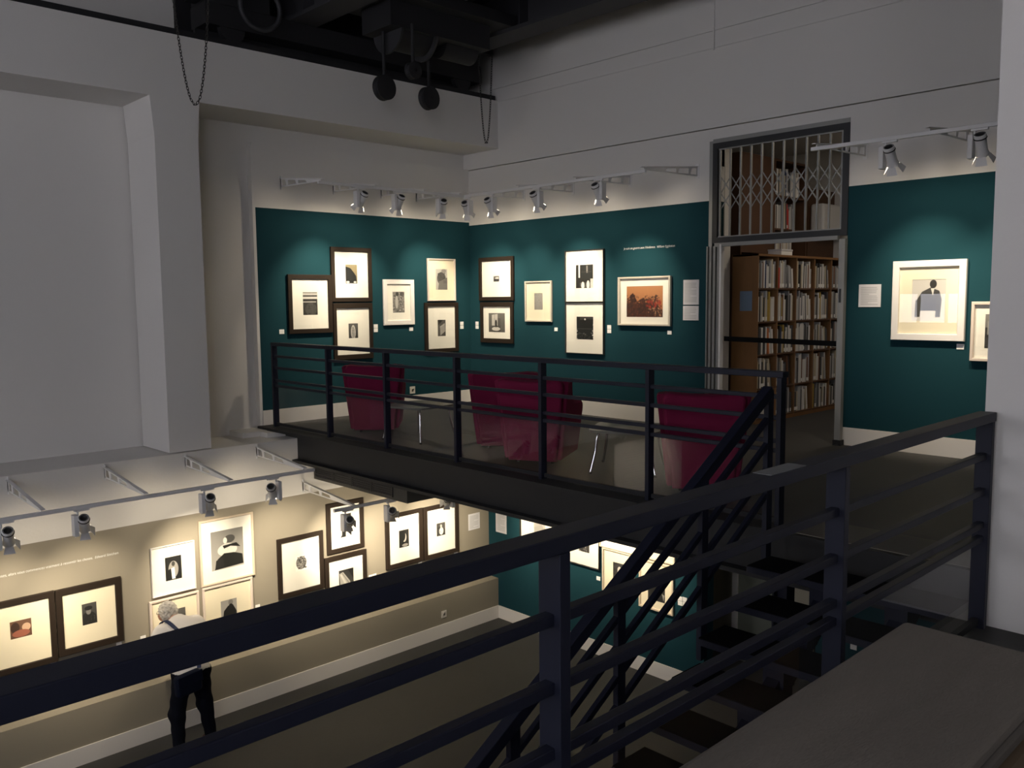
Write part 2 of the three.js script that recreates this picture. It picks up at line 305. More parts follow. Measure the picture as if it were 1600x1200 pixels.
// ------------------------------------------------------------------ lamps and tracks
const SPOT = new THREE.Color().setRGB(1, 0.855, 0.64);
function bracket(o, a, b) {                   // a on the wall, b on the track: flat arm over a tapering pierced web
  const d = b.clone().sub(a); d.y = 0; const L = d.length(); d.normalize();
  const F = 0.12, top = x => F * (1 - x / L), low = x => x < 0.03 ? 0 : -0.02 * Math.min(1, (x - 0.03) / (L * 0.85));
  const hole = (x0, x1) => [[x0, low(x0) + 0.016], [x1, low(x1) + 0.014], [x1 - 0.03, top(x1 - 0.03) - 0.016], [x0, top(x0) - 0.018]];
  const g = extrude([[0, 0], [0.03, 0], [L * 0.88, -0.02], [L, -0.02], [L, 0], [0, F]], 0.012, 0, [hole(0.04, 0.16), hole(0.2, 0.42), hole(0.46, 0.68)]).translate(0, 0, -0.006);
  const m = new THREE.Matrix4().makeBasis(d, V(0, 1, 0), d.clone().cross(V(0, 1, 0))).setPosition(a.x, b.y + 0.04, a.z);
  const br = part('bracket', [g.applyMatrix4(m), bar(V(a.x, b.y + 0.04 + F, a.z), V(b.x, b.y + 0.043, b.z).addScaledVector(d, 0.06), 0.04, 0.006)], MAT.fitting, o);
  part('wall_plate', bar(a.clone().setY(b.y + 0.01), a.clone().setY(b.y + 0.19), 0.05, 0.012), MAT.fitting, br);
  return br;
}
function track(label, a, b, mounts, wallDir, reach) {
  const o = thing('lighting_track', label, 'track');
  part('rail', bar(a, b, 0.036, 0.036, 0.003), MAT.fitting, o);
  for (const s of mounts) { const p = a.clone().lerp(b, s); bracket(o, p.clone().addScaledVector(wallDir, reach), p.clone()); }
  return o;
}
const towardsA = V(0, 0, -1), towardsB = V(1, 0, 0);
track('white lighting track on brackets above the left teal wall', V(5.98, 3.17, -9.75), V(8.4, 3.17, -9.75), [0.02, 0.36, 0.7, 0.97], towardsA, ZA + 9.75 < 0 ? 1.02 : 1);
track('white lighting track on brackets above the teal wall left of the doorway', V(8.3, 3.15, -9.6), V(8.3, 3.15, -6.36), [0.03, 0.34, 0.66, 0.99], towardsB, 1.1);
track('white lighting track on a bracket right of the library doorway', V(8.3, 3.13, -4.3), V(8.3, 3.13, -1.6), [0.02, 0.42, 0.9], towardsB, 1.1);
track('long white lighting track on brackets below the pilaster', V(-3.2, -0.30, -8.87), V(5.27, -0.30, -8.87), [0.08, 0.26, 0.45, 0.655, 0.768, 0.876, 0.984], towardsA, 1.13);
track('short white lighting track hanging low under the balcony', V(5.52, -0.84, -8.87), V(7.7, -0.84, -8.87), [0.114, 0.95], towardsA, 1.13);
track('white lighting track under the balcony before the lower teal wall', V(7.9, -0.62, -9.2), V(7.9, -0.62, -6.2), [0.05, 0.5, 0.95], towardsB, 1.15);

// one spotlight hanging from a track at p, aimed at t; the driver box on the given side of the barrel
function spotlight(label, p, t, along, boxSide, cd, group, angle = 0.55) {
  const o = thing('track_spotlight', label, 'spotlight', group, [p.x, p.y, p.z]);
  const al = along.clone().multiplyScalar(boxSide), c = V(0, -0.015, 0), toBox = al.clone().multiplyScalar(0.065), pv = V(0, -0.17, 0);
  part('adapter', [bar(along.clone().multiplyScalar(-0.07).add(V(0, -0.0285, 0)), along.clone().multiplyScalar(0.07).add(V(0, -0.0285, 0)), 0.032, 0.02, 0.003), rod(V(0, -0.03, 0).addScaledVector(toBox, 0.6), V(0, -0.075, 0).addScaledVector(toBox, 0.6), 0.011)], MAT.fitting, o);
  part('driver_box', new RoundedBoxGeometry(Math.abs(al.x) > 0.5 ? 0.045 : 0.085, 0.21, Math.abs(al.x) > 0.5 ? 0.085 : 0.045, 2, 0.006).translate(toBox.x, -0.17, toBox.z), MAT.fitting, o);
  const dir = t.clone().sub(p).sub(pv).normalize();
  const h = new THREE.Group(); h.name = 'head'; o.add(h);
  const off = al.clone().multiplyScalar(-0.018); h.position.copy(pv).add(off);
  h.quaternion.setFromRotationMatrix(new THREE.Matrix4().lookAt(V(0, 0, 0), dir, V(0, 1, 0)));     // local -z is the beam
  const L = 0.11;
  part('barrel', new THREE.LatheGeometry([[0.036, L], [0.047, L], [0.05, L - 0.006], [0.05, L - 0.03], [0.046, L - 0.034], [0.046, -0.05], [0.054, -0.075], [0.054, -0.095], [0.049, -0.095], [0.044, -0.06], [0.036, -0.06]].map(([x, y]) => new THREE.Vector2(x, y)), 20).rotateX(Math.PI / 2), MAT.fitting, h);
  part('rear_cap', new THREE.LatheGeometry([[0.001, L - 0.02], [0.038, L - 0.02], [0.038, L + 0.001], [0.044, L + 0.001]].map(([x, y]) => new THREE.Vector2(x, y)), 20).rotateX(Math.PI / 2), MAT.fittingDark, h);
  part('rear_ring', new THREE.TorusGeometry(0.0505, 0.005, 6, 20).translate(0, 0, L - 0.036), MAT.fittingDark, h);
  part('lens', new THREE.CircleGeometry(0.034, 16).rotateY(Math.PI).translate(0, 0, -0.058), lampGlow, h);
  for (let k = 0; k < 4; k++) {
    const g = extrude([[-0.034, 0], [0.034, 0], [0.05, 0.075], [-0.05, 0.075]], 0.002).rotateX(-Math.PI / 2).rotateX(0.5).translate(0, 0.05, -0.088).rotateZ(k * Math.PI / 2);
    part('barn_door', g, MAT.fitting, h);
  }
  const l = new THREE.SpotLight(SPOT, cd * 0.66, 0, angle, 1, 2); l.name = 'beam'; l.castShadow = true; l.shadow.radius = 1.4;
  const w = p.clone().add(h.position).addScaledVector(dir, 0.075); l.position.copy(w); l.target.position.copy(t); scene.add(l); scene.add(l.target);
  const f = new THREE.SpotLight(SPOT, cd * 0.078, 0, 1.4, 0.3, 2); f.name = 'flood'; f.castShadow = true; f.shadow.radius = 1.4; f.position.copy(w); f.target.position.copy(t); scene.add(f); scene.add(f.target);
  return o;
}
const GA = 'spotlights above the left teal wall', X = V(1, 0, 0), Z = V(0, 0, 1);
spotlight('white spotlight leftmost of those above the left teal wall', V(6.62, 3.17, -9.75), V(6.5, 1.75, ZA), X, -1, 24, GA);
spotlight('white spotlight second from left above the left teal wall', V(7.23, 3.17, -9.75), V(7.25, 1.6, ZA), X, -1, 20, GA);
spotlight('white spotlight third from left above the left teal wall', V(8.0, 3.17, -9.75), V(8.55, 1.75, ZA), X, -1, 22, GA);
spotlight('white spotlight in the corner seen squarely from behind', V(8.3, 3.15, -9.55), V(XB, 1.7, -10.15), Z, 1, 22);
const GB = 'spotlights above the teal wall left of the doorway';
spotlight('white spotlight just right of the corner spotlight', V(8.3, 3.15, -9.05), V(XB, 1.65, -9.3), Z, 1, 18, GB);
spotlight('white spotlight midway above the tall pair of white framed prints', V(8.3, 3.15, -8.15), V(XB, 1.7, -8.35), Z, 1, 25, GB);
spotlight('white spotlight above the reddish landscape picture', V(8.3, 3.15, -7.08), V(XB, 1.65, -7.25), Z, 1, 20, GB);
spotlight('white spotlight nearest the right side of the doorway', V(8.3, 3.13, -3.52), V(XB, 1.65, -3.55), Z, -1, 20);
spotlight('white spotlight beside the pillar at far right', V(8.3, 3.13, -2.74), V(XB, 1.4, -2.8), Z, -1, 20);
const GL = 'spotlights on the long lower track';
spotlight('white spotlight cut by the left picture edge on the lower track', V(2.04, -0.30, -8.87), V(2.35, -1.75, ZL), X, -1, 19, GL);
spotlight('white spotlight above the pair of wide black frames', V(2.7, -0.30, -8.87), V(3.1, -1.75, ZL), X, -1, 17, GL);
spotlight('white spotlight above the portrait of a seated woman', V(3.97, -0.30, -8.87), V(4.3, -1.6, ZL), X, -1, 26, GL);
spotlight('white spotlight near the end of the long lower track', V(4.74, -0.30, -8.87), V(5.55, -1.75, ZL), X, 1, 27, GL);
for (const [x, tx] of [[-2.3, -2.0], [-1.2, -1.0], [0.3, 0.5]]) spotlight(`white spotlight on the lower track lighting ${x < -2 ? 'the left half of the text panel' : x < 0 ? 'the right half of the text panel' : 'the bare taupe wall'}`, V(x, -0.30, -8.87), V(tx, -1.7, ZL), X, -1, 20, GL);
const GC = 'spotlights on the short track under the balcony';
spotlight('white spotlight before the upper dark framed print on the short track', V(5.72, -0.84, -8.87), V(6.35, -1.7, ZL), X, -1, 24, GC);
spotlight('white spotlight second on the short track under the duct', V(6.36, -0.84, -8.87), V(7.15, -1.7, ZL), X, -1, 22, GC);
spotlight('white spotlight half hidden by the balcony beam', V(7.3, -0.84, -8.87), V(8.05, -1.7, ZL), X, 1, 24, GC);
const GM = 'spotlights before the lower teal wall';
for (const [z, tz, l] of [[-8.9, -8.85, 'figure study beside the corner'], [-7.75, -7.75, 'white framed prints of the lower teal wall'], [-6.75, -6.8, 'stacked cream prints of the lower teal wall']]) spotlight(`white spotlight under the balcony aimed at the ${l}`, V(7.9, -0.62, z), V(XL, -1.7, tz), Z, 1, 24, GM);
// ceiling panels of the library and of the store behind the lower opening
function ceilingPanel(label, x, y, z, w, d, I) {
  const o = thing('ceiling_panel_lamp', label, 'lamp', undefined, [x, y, z]);
  part('frame', [bx(-w / 2 - 0.03, -0.03, -d / 2 - 0.03, w / 2 + 0.03, 0, -d / 2), bx(-w / 2 - 0.03, -0.03, d / 2, w / 2 + 0.03, 0, d / 2 + 0.03), bx(-w / 2 - 0.03, -0.03, -d / 2, -w / 2, 0, d / 2), bx(w / 2, -0.03, -d / 2, w / 2 + 0.03, 0, d / 2)], MAT.fitting, o);
  part('diffuser', bx(-w / 2, -0.02, -d / 2, w / 2, 0, d / 2), panelGlow, o);
  const l = new THREE.RectAreaLight(0xffefd8, I, w, d); l.position.set(x, y - 0.035, z); l.lookAt(x, y - 5, z); scene.add(l);
}
ceilingPanel('flat ceiling lamp inside the library', 11.4, 4.08, -4.4, 0.6, 0.6, 17);
ceilingPanel('flat ceiling lamp in the room behind the lower opening', 9.8, -0.372, -5.3, 0.4, 0.4, 2.2);

// ------------------------------------------------------------------ pictures
const onA = (u, v, d = 0) => ({ p: [u, v, ZA + d], t: 0 }), onB = (u, v, d = 0) => ({ p: [XB - d, v, -u], t: -Math.PI / 2 }), onLA = (u, v, d = 0) => ({ p: [u, v, ZL + d], t: 0 }), onLB = (u, v, d = 0) => ({ p: [XL - d, v, -u], t: -Math.PI / 2 });
function canvasTex(w, h, draw) {
  const c = document.createElement('canvas'); c.width = w; c.height = h; const g = c.getContext('2d'); draw(g, w, h);
  const t = new THREE.CanvasTexture(c); t.colorSpace = THREE.SRGBColorSpace; return t;
}
// prints are drawn as generic tonal compositions: [background top, background bottom, shapes...], coordinates in 0..1
const gry = v => Array.isArray(v) ? `rgb(${v.join(',')})` : `rgb(${v},${Math.round(v * 0.98)},${Math.round(v * 0.94)})`;
function print(spec, w, h) {
  return canvasTex(128, Math.max(32, Math.round(128 * h / w)), (g, W, H) => {
    const [a, b, ...shapes] = spec, gr = g.createLinearGradient(0, 0, 0, H); gr.addColorStop(0, gry(a)); gr.addColorStop(1, gry(b)); g.fillStyle = gr; g.fillRect(0, 0, W, H);
    for (const [k, v, ...q] of shapes) {
      g.fillStyle = g.strokeStyle = gry(v);
      if (k === 'e') { g.beginPath(); g.ellipse(q[0] * W, q[1] * H, q[2] * W, q[3] * H, q[4] || 0, 0, 7); g.fill(); }
      else if (k === 'p') { g.beginPath(); for (let i = 0; i < q.length; i += 2) g[i ? 'lineTo' : 'moveTo'](q[i] * W, q[i + 1] * H); g.closePath(); g.fill(); }
      else if (k === 'r') g.fillRect(q[0] * W, q[1] * H, q[2] * W, q[3] * H);
      else if (k === 's') { for (let i = 0; i < q[4]; i++) { const r = rr(0.01, q[5] || 0.04) * W; g.globalAlpha = rr(0.3, 0.9); g.beginPath(); g.ellipse((q[0] + rnd() * q[2]) * W, (q[1] + rnd() * q[3]) * H, r, r * rr(0.5, 1.5), rr(0, 3), 0, 7); g.fill(); } g.globalAlpha = 1; }
      else if (k === 'l') { g.lineWidth = q[4] * W; g.beginPath(); g.moveTo(q[0] * W, q[1] * H); g.lineTo(q[2] * W, q[3] * H); g.stroke(); }
    }
  });
}
function picture(at, outer, inner, img, frameMat, boardMat, spec, label, group, depth = 0.035) {
  const [u, v, w, h] = outer, [, , iw, ih] = inner, [pu, pv, pw, ph] = img;
  const { p, t } = at(u, v); const o = thing('framed_picture', label, 'picture', group, p, t);
  const s = at === onB || at === onLB ? -1 : 1, cx = (pu - u) * s, cy = pv - v, b = Math.min(0.005, (w - iw) / 8);
  const fw = w - 2 * b, fh = h - 2 * b;
  part('frame', extrude(rect(fw, fh), depth - 2 * b, b, [rect(iw + 2 * b, ih + 2 * b).reverse()]).translate(0, 0, b + 0.004), frameMat, o);
  part('mat_board', extrude(rect(iw + 0.004, ih + 0.004), 0.003, 0, [rect(pw, ph, cx, cy).reverse()]).translate(0, 0, 0.014), boardMat, o);
  const m = new THREE.MeshStandardMaterial({ map: print(spec, pw, ph), roughness: 0.7 }); m.name = 'print';
  part('print', new THREE.BoxGeometry(pw + 0.006, ph + 0.006, 0.002).translate(cx, cy, 0.0125), m, o);
  part('backing', bx(-iw / 2 - 0.003, -ih / 2 - 0.003, 0.002, iw / 2 + 0.003, ih / 2 + 0.003, 0.0112), MAT.card, o);
  part('glass', new THREE.PlaneGeometry(iw, ih).translate(0, 0, 0.024), glass, o);
  return o;
}
const { darkwood: DW, whiteframe: WF, lightwood: LW, palewood: PW, silver: SV, thinblack: TB, matboard: MB, creamboard: CB } = MAT;
const PA = 'pictures on the left teal wall', PB = 'pictures on the teal wall left of the doorway', PL = 'pictures on the taupe wall', PM = 'pictures on the lower teal wall';
// left teal wall
picture(onA, [6.415, 1.632, 0.697, 0.818], [0, 0, 0.57, 0.689], [6.415, 1.639, 0.23, 0.316], DW, MB, [60, 30, ['r', 190, 0, 0.04, 1, 0.1], ['r', 205, 0, 0.2, 1, 0.1], ['r', 25, 0, 0.14, 1, 0.05], ['r', 30, 0, 0.32, 1, 0.07], ['r', 170, 0, 0.4, 0.9, 0.05], ['e', 70, 0.55, 0.75, 0.4, 0.28], ['s', 20, 0, 0.5, 1, 0.5, 60]], 'dark framed picture of shadowy horizontal bands, leftmost on the teal wall', PA);
picture(onA, [7.107, 2.049, 0.694, 0.783], [0, 0, 0.57, 0.66], [7.107, 2.059, 0.198, 0.269], DW, MB, [[150, 138, 105], [120, 108, 84], ['p', 20, 0, 0.1, 0.45, 0.2, 0.75, 0.45, 0.9, 0.6, 0.95, 1, 0, 1], ['e', 25, 0.35, 0.55, 0.3, 0.3], ['e', 200, 0.2, 0.92, 0.14, 0.06], ['e', 200, 0.8, 0.92, 0.12, 0.05]], 'dark framed picture with a black form, upper of the left stacked pair', PA);
picture(onA, [7.111, 1.23, 0.674, 0.818], [0, 0, 0.562, 0.673], [7.115, 1.237, 0.162, 0.214], DW, MB, [90, 40, ['e', 190, 0.5, 0.6, 0.24, 0.48], ['e', 150, 0.5, 0.66, 0.16, 0.4], ['s', 100, 0.3, 0.2, 0.4, 0.8, 40]], 'dark framed picture of a pale arch, lower of the left stacked pair', PA);
picture(onA, [7.941, 1.644, 0.575, 0.686], [0, 0, 0.435, 0.544], [7.941, 1.646, 0.221, 0.316], WF, MB, [130, 110, ['s', 70, 0, 0, 1, 1, 60, 0.07], ['s', 170, 0, 0, 1, 1, 60, 0.06], ['e', 60, 0.4, 0.12, 0.12, 0.1], ['e', 75, 0.8, 0.12, 0.18, 0.1], ['e', 175, 0.35, 0.5, 0.12, 0.3]], 'white framed picture hanging alone between the stacked pairs', PA);
picture(onA, [8.785, 1.99, 0.569, 0.665], [0, 0, 0.51, 0.622], [8.789, 1.998, 0.237, 0.325], PW, CB, [175, 160, ['e', 60, 0.5, 0.45, 0.36, 0.3], ['s', 40, 0.2, 0.2, 0.6, 0.5, 70, 0.06], ['p', 95, 0.3, 0.6, 1, 0.4, 1, 1, 0.2, 1], ['e', 130, 0.7, 0.1, 0.2, 0.1]], 'pale wood framed picture of a dark rock, above a dark framed one', PA);
picture(onA, [8.77, 1.239, 0.683, 0.786], [0, 0, 0.557, 0.668], [8.775, 1.23, 0.163, 0.259], DW, MB, [80, 50, ['p', 150, 0.3, 0.4, 0.9, 0.2, 0.95, 0.7, 0.35, 0.95], ['p', 20, 0, 0, 0.7, 0, 0.1, 0.35], ['l', 190, 0.35, 0.45, 0.9, 0.28, 0.03]], 'dark framed picture of a tilted pale slab, nearest the corner on the left wall', PA);
// teal wall left of the doorway
picture(onB, [10.116, 1.996, 0.8, 0.687], [0, 0, 0.678, 0.563], [10.119, 1.998, 0.131, 0.085], DW, MB, [120, 30, ['e', 210, 0.6, 0.4, 0.3, 0.2], ['p', 15, 0, 0.6, 1, 0.5, 1, 1, 0, 1]], 'dark framed picture with a tiny landscape in a broad mat', PB);
picture(onB, [10.114, 1.307, 0.761, 0.646], [0, 0, 0.635, 0.503], [10.121, 1.307, 0.381, 0.302], DW, MB, [95, 70, ['p', 190, 0.2, 0.1, 0.55, 0.05, 0.55, 0.65, 0.2, 0.65], ['r', 110, 0.36, 0.05, 0.02, 0.6], ['p', 60, 0, 0.7, 0.7, 0.7, 0.7, 1, 0, 1], ['e', 200, 0.45, 0.82, 0.25, 0.1], ['e', 30, 0.45, 0.55, 0.06, 0.2]], 'dark framed picture of a bright window, below the tiny landscape', PB);
picture(onB, [9.188, 1.637, 0.562, 0.611], [0, 0, 0.508, 0.563], [9.19, 1.637, 0.176, 0.247], SV, CB, [150, 130, ['s', 118, 0, 0, 1, 1, 40, 0.05]], 'small silver framed picture of a plain grey field on cream mat', PB);
picture(onB, [8.27, 1.993, 0.739, 0.744], [0, 0, 0.711, 0.723], [8.27, 1.987, 0.326, 0.331], TB, MB, [30, 22, ['r', 220, 0.15, 0, 0.09, 0.55], ['e', 215, 0.4, 0.88, 0.09, 0.16], ['e', 215, 0.7, 0.85, 0.09, 0.18], ['r', 120, 0.6, 0.05, 0.08, 0.3], ['r', 190, 0.83, 0.6, 0.17, 0.4], ['r', 60, 0.3, 0.3, 0.6, 0.02]], 'thin framed print with white shapes on black, upper of the tall pair', PB);
picture(onB, [8.268, 1.248, 0.736, 0.734], [0, 0, 0.708, 0.714], [8.263, 1.251, 0.318, 0.327], TB, MB, [15, 12, ['e', 220, 0.5, 0.12, 0.045, 0.04], ['s', 120, 0.05, 0.7, 0.9, 0.3, 40, 0.03], ['r', 70, 0, 0.52, 1, 0.02], ['s', 225, 0, 0.5, 0.06, 0.5, 14, 0.03], ['s', 225, 0.94, 0, 0.06, 1, 14, 0.03]], 'thin framed print of a near black square, lower of the tall pair', PB);
picture(onB, [7.201, 1.629, 0.879, 0.658], [0, 0, 0.812, 0.605], [7.201, 1.624, 0.606, 0.414], SV, MB, [[176, 122, 78], [150, 92, 56], ['p', [62, 30, 18], 0, 0.62, 0.1, 0.3, 0.18, 0.22, 0.3, 0.5, 0.45, 0.38, 0.6, 0.42, 0.8, 0.55, 1, 0.8, 1, 1, 0, 1], ['s', [45, 22, 14], 0, 0.3, 0.9, 0.7, 260, 0.03], ['s', [176, 122, 78], 0, 0.2, 1, 0.35, 50, 0.02], ['s', [95, 48, 26], 0, 0.5, 0.95, 0.5, 120, 0.02], ['s', [140, 40, 24], 0.55, 0.45, 0.38, 0.25, 60, 0.025], ['s', [190, 150, 110], 0.6, 0.65, 0.4, 0.3, 30, 0.02]], 'reddish landscape of shrubs in a silver frame beside the text panels', PB, 0.045);
// right of the doorway
picture(onB, [3.526, 1.615, 0.734, 0.83], [0, 0, 0.596, 0.69], [3.527, 1.619, 0.338, 0.43], WF, CB, [190, 205, ['e', 35, 0.62, 0.12, 0.1, 0.1], ['p', 55, 0.15, 0.5, 0.3, 0.3, 0.55, 0.2, 0.8, 0.28, 0.88, 0.5, 0.75, 0.62, 0.3, 0.62], ['p', 60, 0.12, 0.5, 0.3, 0.45, 0.25, 0.9, 0.1, 0.9], ['p', 60, 0.74, 0.5, 0.88, 0.45, 0.84, 0.9, 0.7, 0.9], ['p', 40, 0.3, 0.55, 0.7, 0.55, 0.75, 0.75, 0.25, 0.75], ['p', 210, 0.55, 0.22, 0.66, 0.22, 0.62, 0.4]], 'white framed photograph of a crouching figure right of the doorway', undefined, 0.045);
picture(onB, [2.86, 1.304, 0.479, 0.594], [0, 0, 0.419, 0.529], [2.858, 1.307, 0.232, 0.338], PW, MB, [130, 60, ['p', 40, 0, 0.4, 1, 0.2, 1, 1, 0, 1], ['p', 140, 0.1, 0.2, 0.6, 0.3, 0.5, 0.6, 0.1, 0.6]], 'pale framed picture half cut off by the pillar', undefined, 0.045);
// taupe wall below
picture(onLA, [2.382, -1.793, 0.658, 0.787], [0, 0, 0.544, 0.657], [2.376, -1.735, 0.204, 0.187], DW, CB, [[110, 80, 60], [90, 62, 46], ['e', [200, 165, 135], 0.75, 0.45, 0.2, 0.22], ['e', [60, 40, 30], 0.25, 0.4, 0.2, 0.3], ['e', [150, 90, 70], 0.5, 0.75, 0.4, 0.2]], 'wide black frame with a small brown picture cut by the left photo edge', PL);
picture(onLA, [3.063, -1.778, 0.683, 0.746], [0, 0, 0.551, 0.603], [3.059, -1.75, 0.155, 0.24], DW, CB, [70, 50, ['e', 28, 0.45, 0.75, 0.5, 0.35], ['e', 120, 0.45, 0.4, 0.16, 0.14], ['e', 25, 0.45, 0.24, 0.26, 0.1], ['s', 90, 0.1, 0.6, 0.8, 0.4, 14]], 'wide black frame with a small dark bust portrait left of the person', PL);
picture(onLA, [4.011, -1.454, 0.517, 0.588], [0, 0, 0.497, 0.568], [4.013, -1.448, 0.193, 0.282], WF, MB, [22, 18, ['e', 150, 0.5, 0.55, 0.3, 0.35], ['p', 235, 0.36, 0.5, 0.56, 0.46, 0.6, 0.95, 0.4, 0.95], ['e', 60, 0.5, 0.32, 0.1, 0.1], ['p', 15, 0, 0.6, 0.35, 0.5, 0.4, 1, 0, 1]], 'white framed print of a bright standing figure above the person', PL);
picture(onLA, [4.684, -1.357, 0.704, 0.814], [0, 0, 0.651, 0.762], [4.689, -1.357, 0.419, 0.485], LW, MB, [120, 165, ['e', 205, 0.5, 0.52, 0.3, 0.16], ['e', 70, 0.58, 0.25, 0.16, 0.1], ['e', 210, 0.44, 0.28, 0.06, 0.08], ['p', 18, 0.2, 0.72, 0.4, 0.6, 0.7, 0.62, 0.95, 0.7, 0.98, 0.95, 0.1, 0.98], ['p', 14, 0.36, 0.4, 0.78, 0.38, 0.9, 0.5, 0.6, 0.44, 0.4, 0.48], ['p', 30, 0.15, 0.75, 0.35, 0.7, 0.4, 0.95, 0.12, 0.92]], 'large wood framed portrait of a seated woman seen from the back', PL);
picture(onLA, [4.003, -2.113, 0.588, 0.654], [0, 0, 0.536, 0.6], [4.032, -2.056, 0.198, 0.215], PW, CB, [90, 60, ['p', 15, 0.2, 0.6, 1, 0.4, 1, 1, 0, 1], ['e', 25, 0.3, 0.4, 0.2, 0.2]], 'pale framed print partly hidden behind the person', PL);
picture(onLA, [4.668, -2.152, 0.654, 0.753], [0, 0, 0.596, 0.697], [4.677, -2.131, 0.209, 0.263], PW, CB, [150, 175, ['p', 22, 0.1, 1, 0.2, 0.5, 0.45, 0.3, 0.75, 0.28, 0.95, 0.6, 0.98, 1], ['e', 120, 0.62, 0.15, 0.14, 0.14], ['e', 30, 0.62, 0.32, 0.12, 0.1]], 'pale framed print of a dark cloaked figure below the large portrait', PL);
picture(onLA, [5.691, -1.775, 0.677, 0.79], [0, 0, 0.558, 0.668], [5.7, -1.756, 0.177, 0.204], DW, MB, [245, 245, ['e', 120, 0.5, 0.5, 0.42, 0.42], ['s', 50, 0.15, 0.12, 0.7, 0.75, 60, 0.08], ['s', 210, 0.15, 0.12, 0.7, 0.75, 40, 0.05]], 'dark framed print of a knotted ball on white, left of the hand', PL);
picture(onLA, [6.387, -1.391, 0.591, 0.699], [0, 0, 0.464, 0.577], [6.398, -1.385, 0.179, 0.318], DW, MB, [35, 25, ['p', 240, 0, 0, 0.25, 0, 0.15, 0.9, 0, 1], ['p', 230, 0.5, 0.7, 1, 1, 0.5, 1], ['e', 60, 0.6, 0.3, 0.2, 0.2]], 'dark framed print of a black shape behind a spotlight', PL);
picture(onLA, [6.379, -2.17, 0.666, 0.785], [0, 0, 0.546, 0.66], [6.383, -2.158, 0.236, 0.319], DW, MB, [40, 70, ['p', 160, 0.05, 0.15, 0.3, 0.1, 0.75, 0.55, 0.85, 1, 0.3, 1, 0.1, 0.6], ['l', 70, 0.15, 0.2, 0.5, 0.65, 0.02], ['l', 70, 0.25, 0.15, 0.65, 0.6, 0.02], ['p', 190, 0.1, 0.2, 0.2, 0.18, 0.6, 0.7, 0.5, 0.8], ['p', 15, 0.6, 0, 1, 0, 1, 0.5]], 'dark framed print of a hand, cut by the foreground handrail', PL);
picture(onLA, [7.38, -1.767, 0.667, 0.795], [0, 0, 0.535, 0.675], [7.376, -1.766, 0.177, 0.255], DW, MB, [35, 20, ['e', 190, 0.55, 0.45, 0.2, 0.25], ['e', 25, 0.4, 0.35, 0.25, 0.3], ['e', 140, 0.6, 0.88, 0.3, 0.08]], 'dark framed print of a face in shadow, left of the text panel pair', PL);
picture(onLA, [8.068, -1.773, 0.673, 0.796], [0, 0, 0.537, 0.669], [8.066, -1.761, 0.167, 0.196], DW, MB, [70, 50, ['e', 225, 0.55, 0.65, 0.24, 0.28], ['e', 190, 0.52, 0.28, 0.12, 0.14], ['s', 30, 0, 0, 0.4, 1, 20, 0.08]], 'dark framed print of a pale torso nearest the lower corner', PL);
// lower teal wall
picture(onLB, [8.871, -1.756, 0.791, 0.793], [0, 0, 0.748, 0.764], [8.862, -1.709, 0.402, 0.42], TB, MB, [225, 215, ['e', 170, 0.5, 0.5, 0.3, 0.3], ['e', 40, 0.62, 0.2, 0.12, 0.06], ['p', 150, 0.25, 0.4, 0.6, 0.35, 0.75, 0.6, 0.7, 1, 0.2, 1], ['l', 40, 0.3, 0.9, 0.8, 0.78, 0.03], ['l', 40, 0.3, 0.96, 0.8, 0.86, 0.03], ['p', 30, 0.78, 0.6, 0.9, 0.62, 0.84, 0.85]], 'large pale figure study on the lower teal wall beside the corner', PM);
picture(onLB, [7.972, -1.756, 0.584, 0.697], [0, 0, 0.552, 0.669], [7.977, -1.767, 0.199, 0.272], TB, MB, [60, 40, ['s', 190, 0, 0, 1, 1, 70, 0.06]], 'white print with a dark mesh pattern seen beyond the foreground post', PM);
picture(onLB, [7.359, -1.444, 0.648, 0.621], [0, 0, 0.613, 0.592], [7.353, -1.431, 0.268, 0.265], LW, MB, [120, 90, ['e', 190, 0.5, 0.4, 0.2, 0.25]], 'white print mostly hidden by the handrail, above the kneeling figure', PM);
picture(onLB, [6.715, -1.461, 0.604, 0.597], [0, 0, 0.549, 0.551], [6.7, -1.5, 0.3, 0.26], LW, CB, [[120, 160, 170], [40, 90, 100], ['e', [30, 60, 66], 0.5, 0.6, 0.3, 0.3]], 'cream mounted print with blue green image behind the stair handrail', PM);
picture(onLB, [7.351, -2.066, 0.559, 0.61], [0, 0, 0.508, 0.569], [7.354, -2.069, 0.185, 0.28], LW, CB, [40, 50, ['e', 190, 0.6, 0.4, 0.2, 0.22], ['p', 140, 0.3, 0.8, 0.5, 0.5, 0.9, 0.5, 0.9, 0.9], ['s', 20, 0, 0, 0.4, 1, 20, 0.1]], 'cream mounted print of a kneeling figure left of the stair bars', PM);
picture(onLB, [6.712, -2.104, 0.557, 0.66], [0, 0, 0.502, 0.603], [6.711, -2.104, 0.276, 0.398], LW, CB, [45, 30, ['e', 170, 0.65, 0.3, 0.12, 0.08], ['p', 150, 0.8, 0.7, 0.95, 0.75, 0.9, 0.95], ['e', 12, 0.4, 0.6, 0.3, 0.3]], 'cream mounted dark print seen through the stair bars', PM);

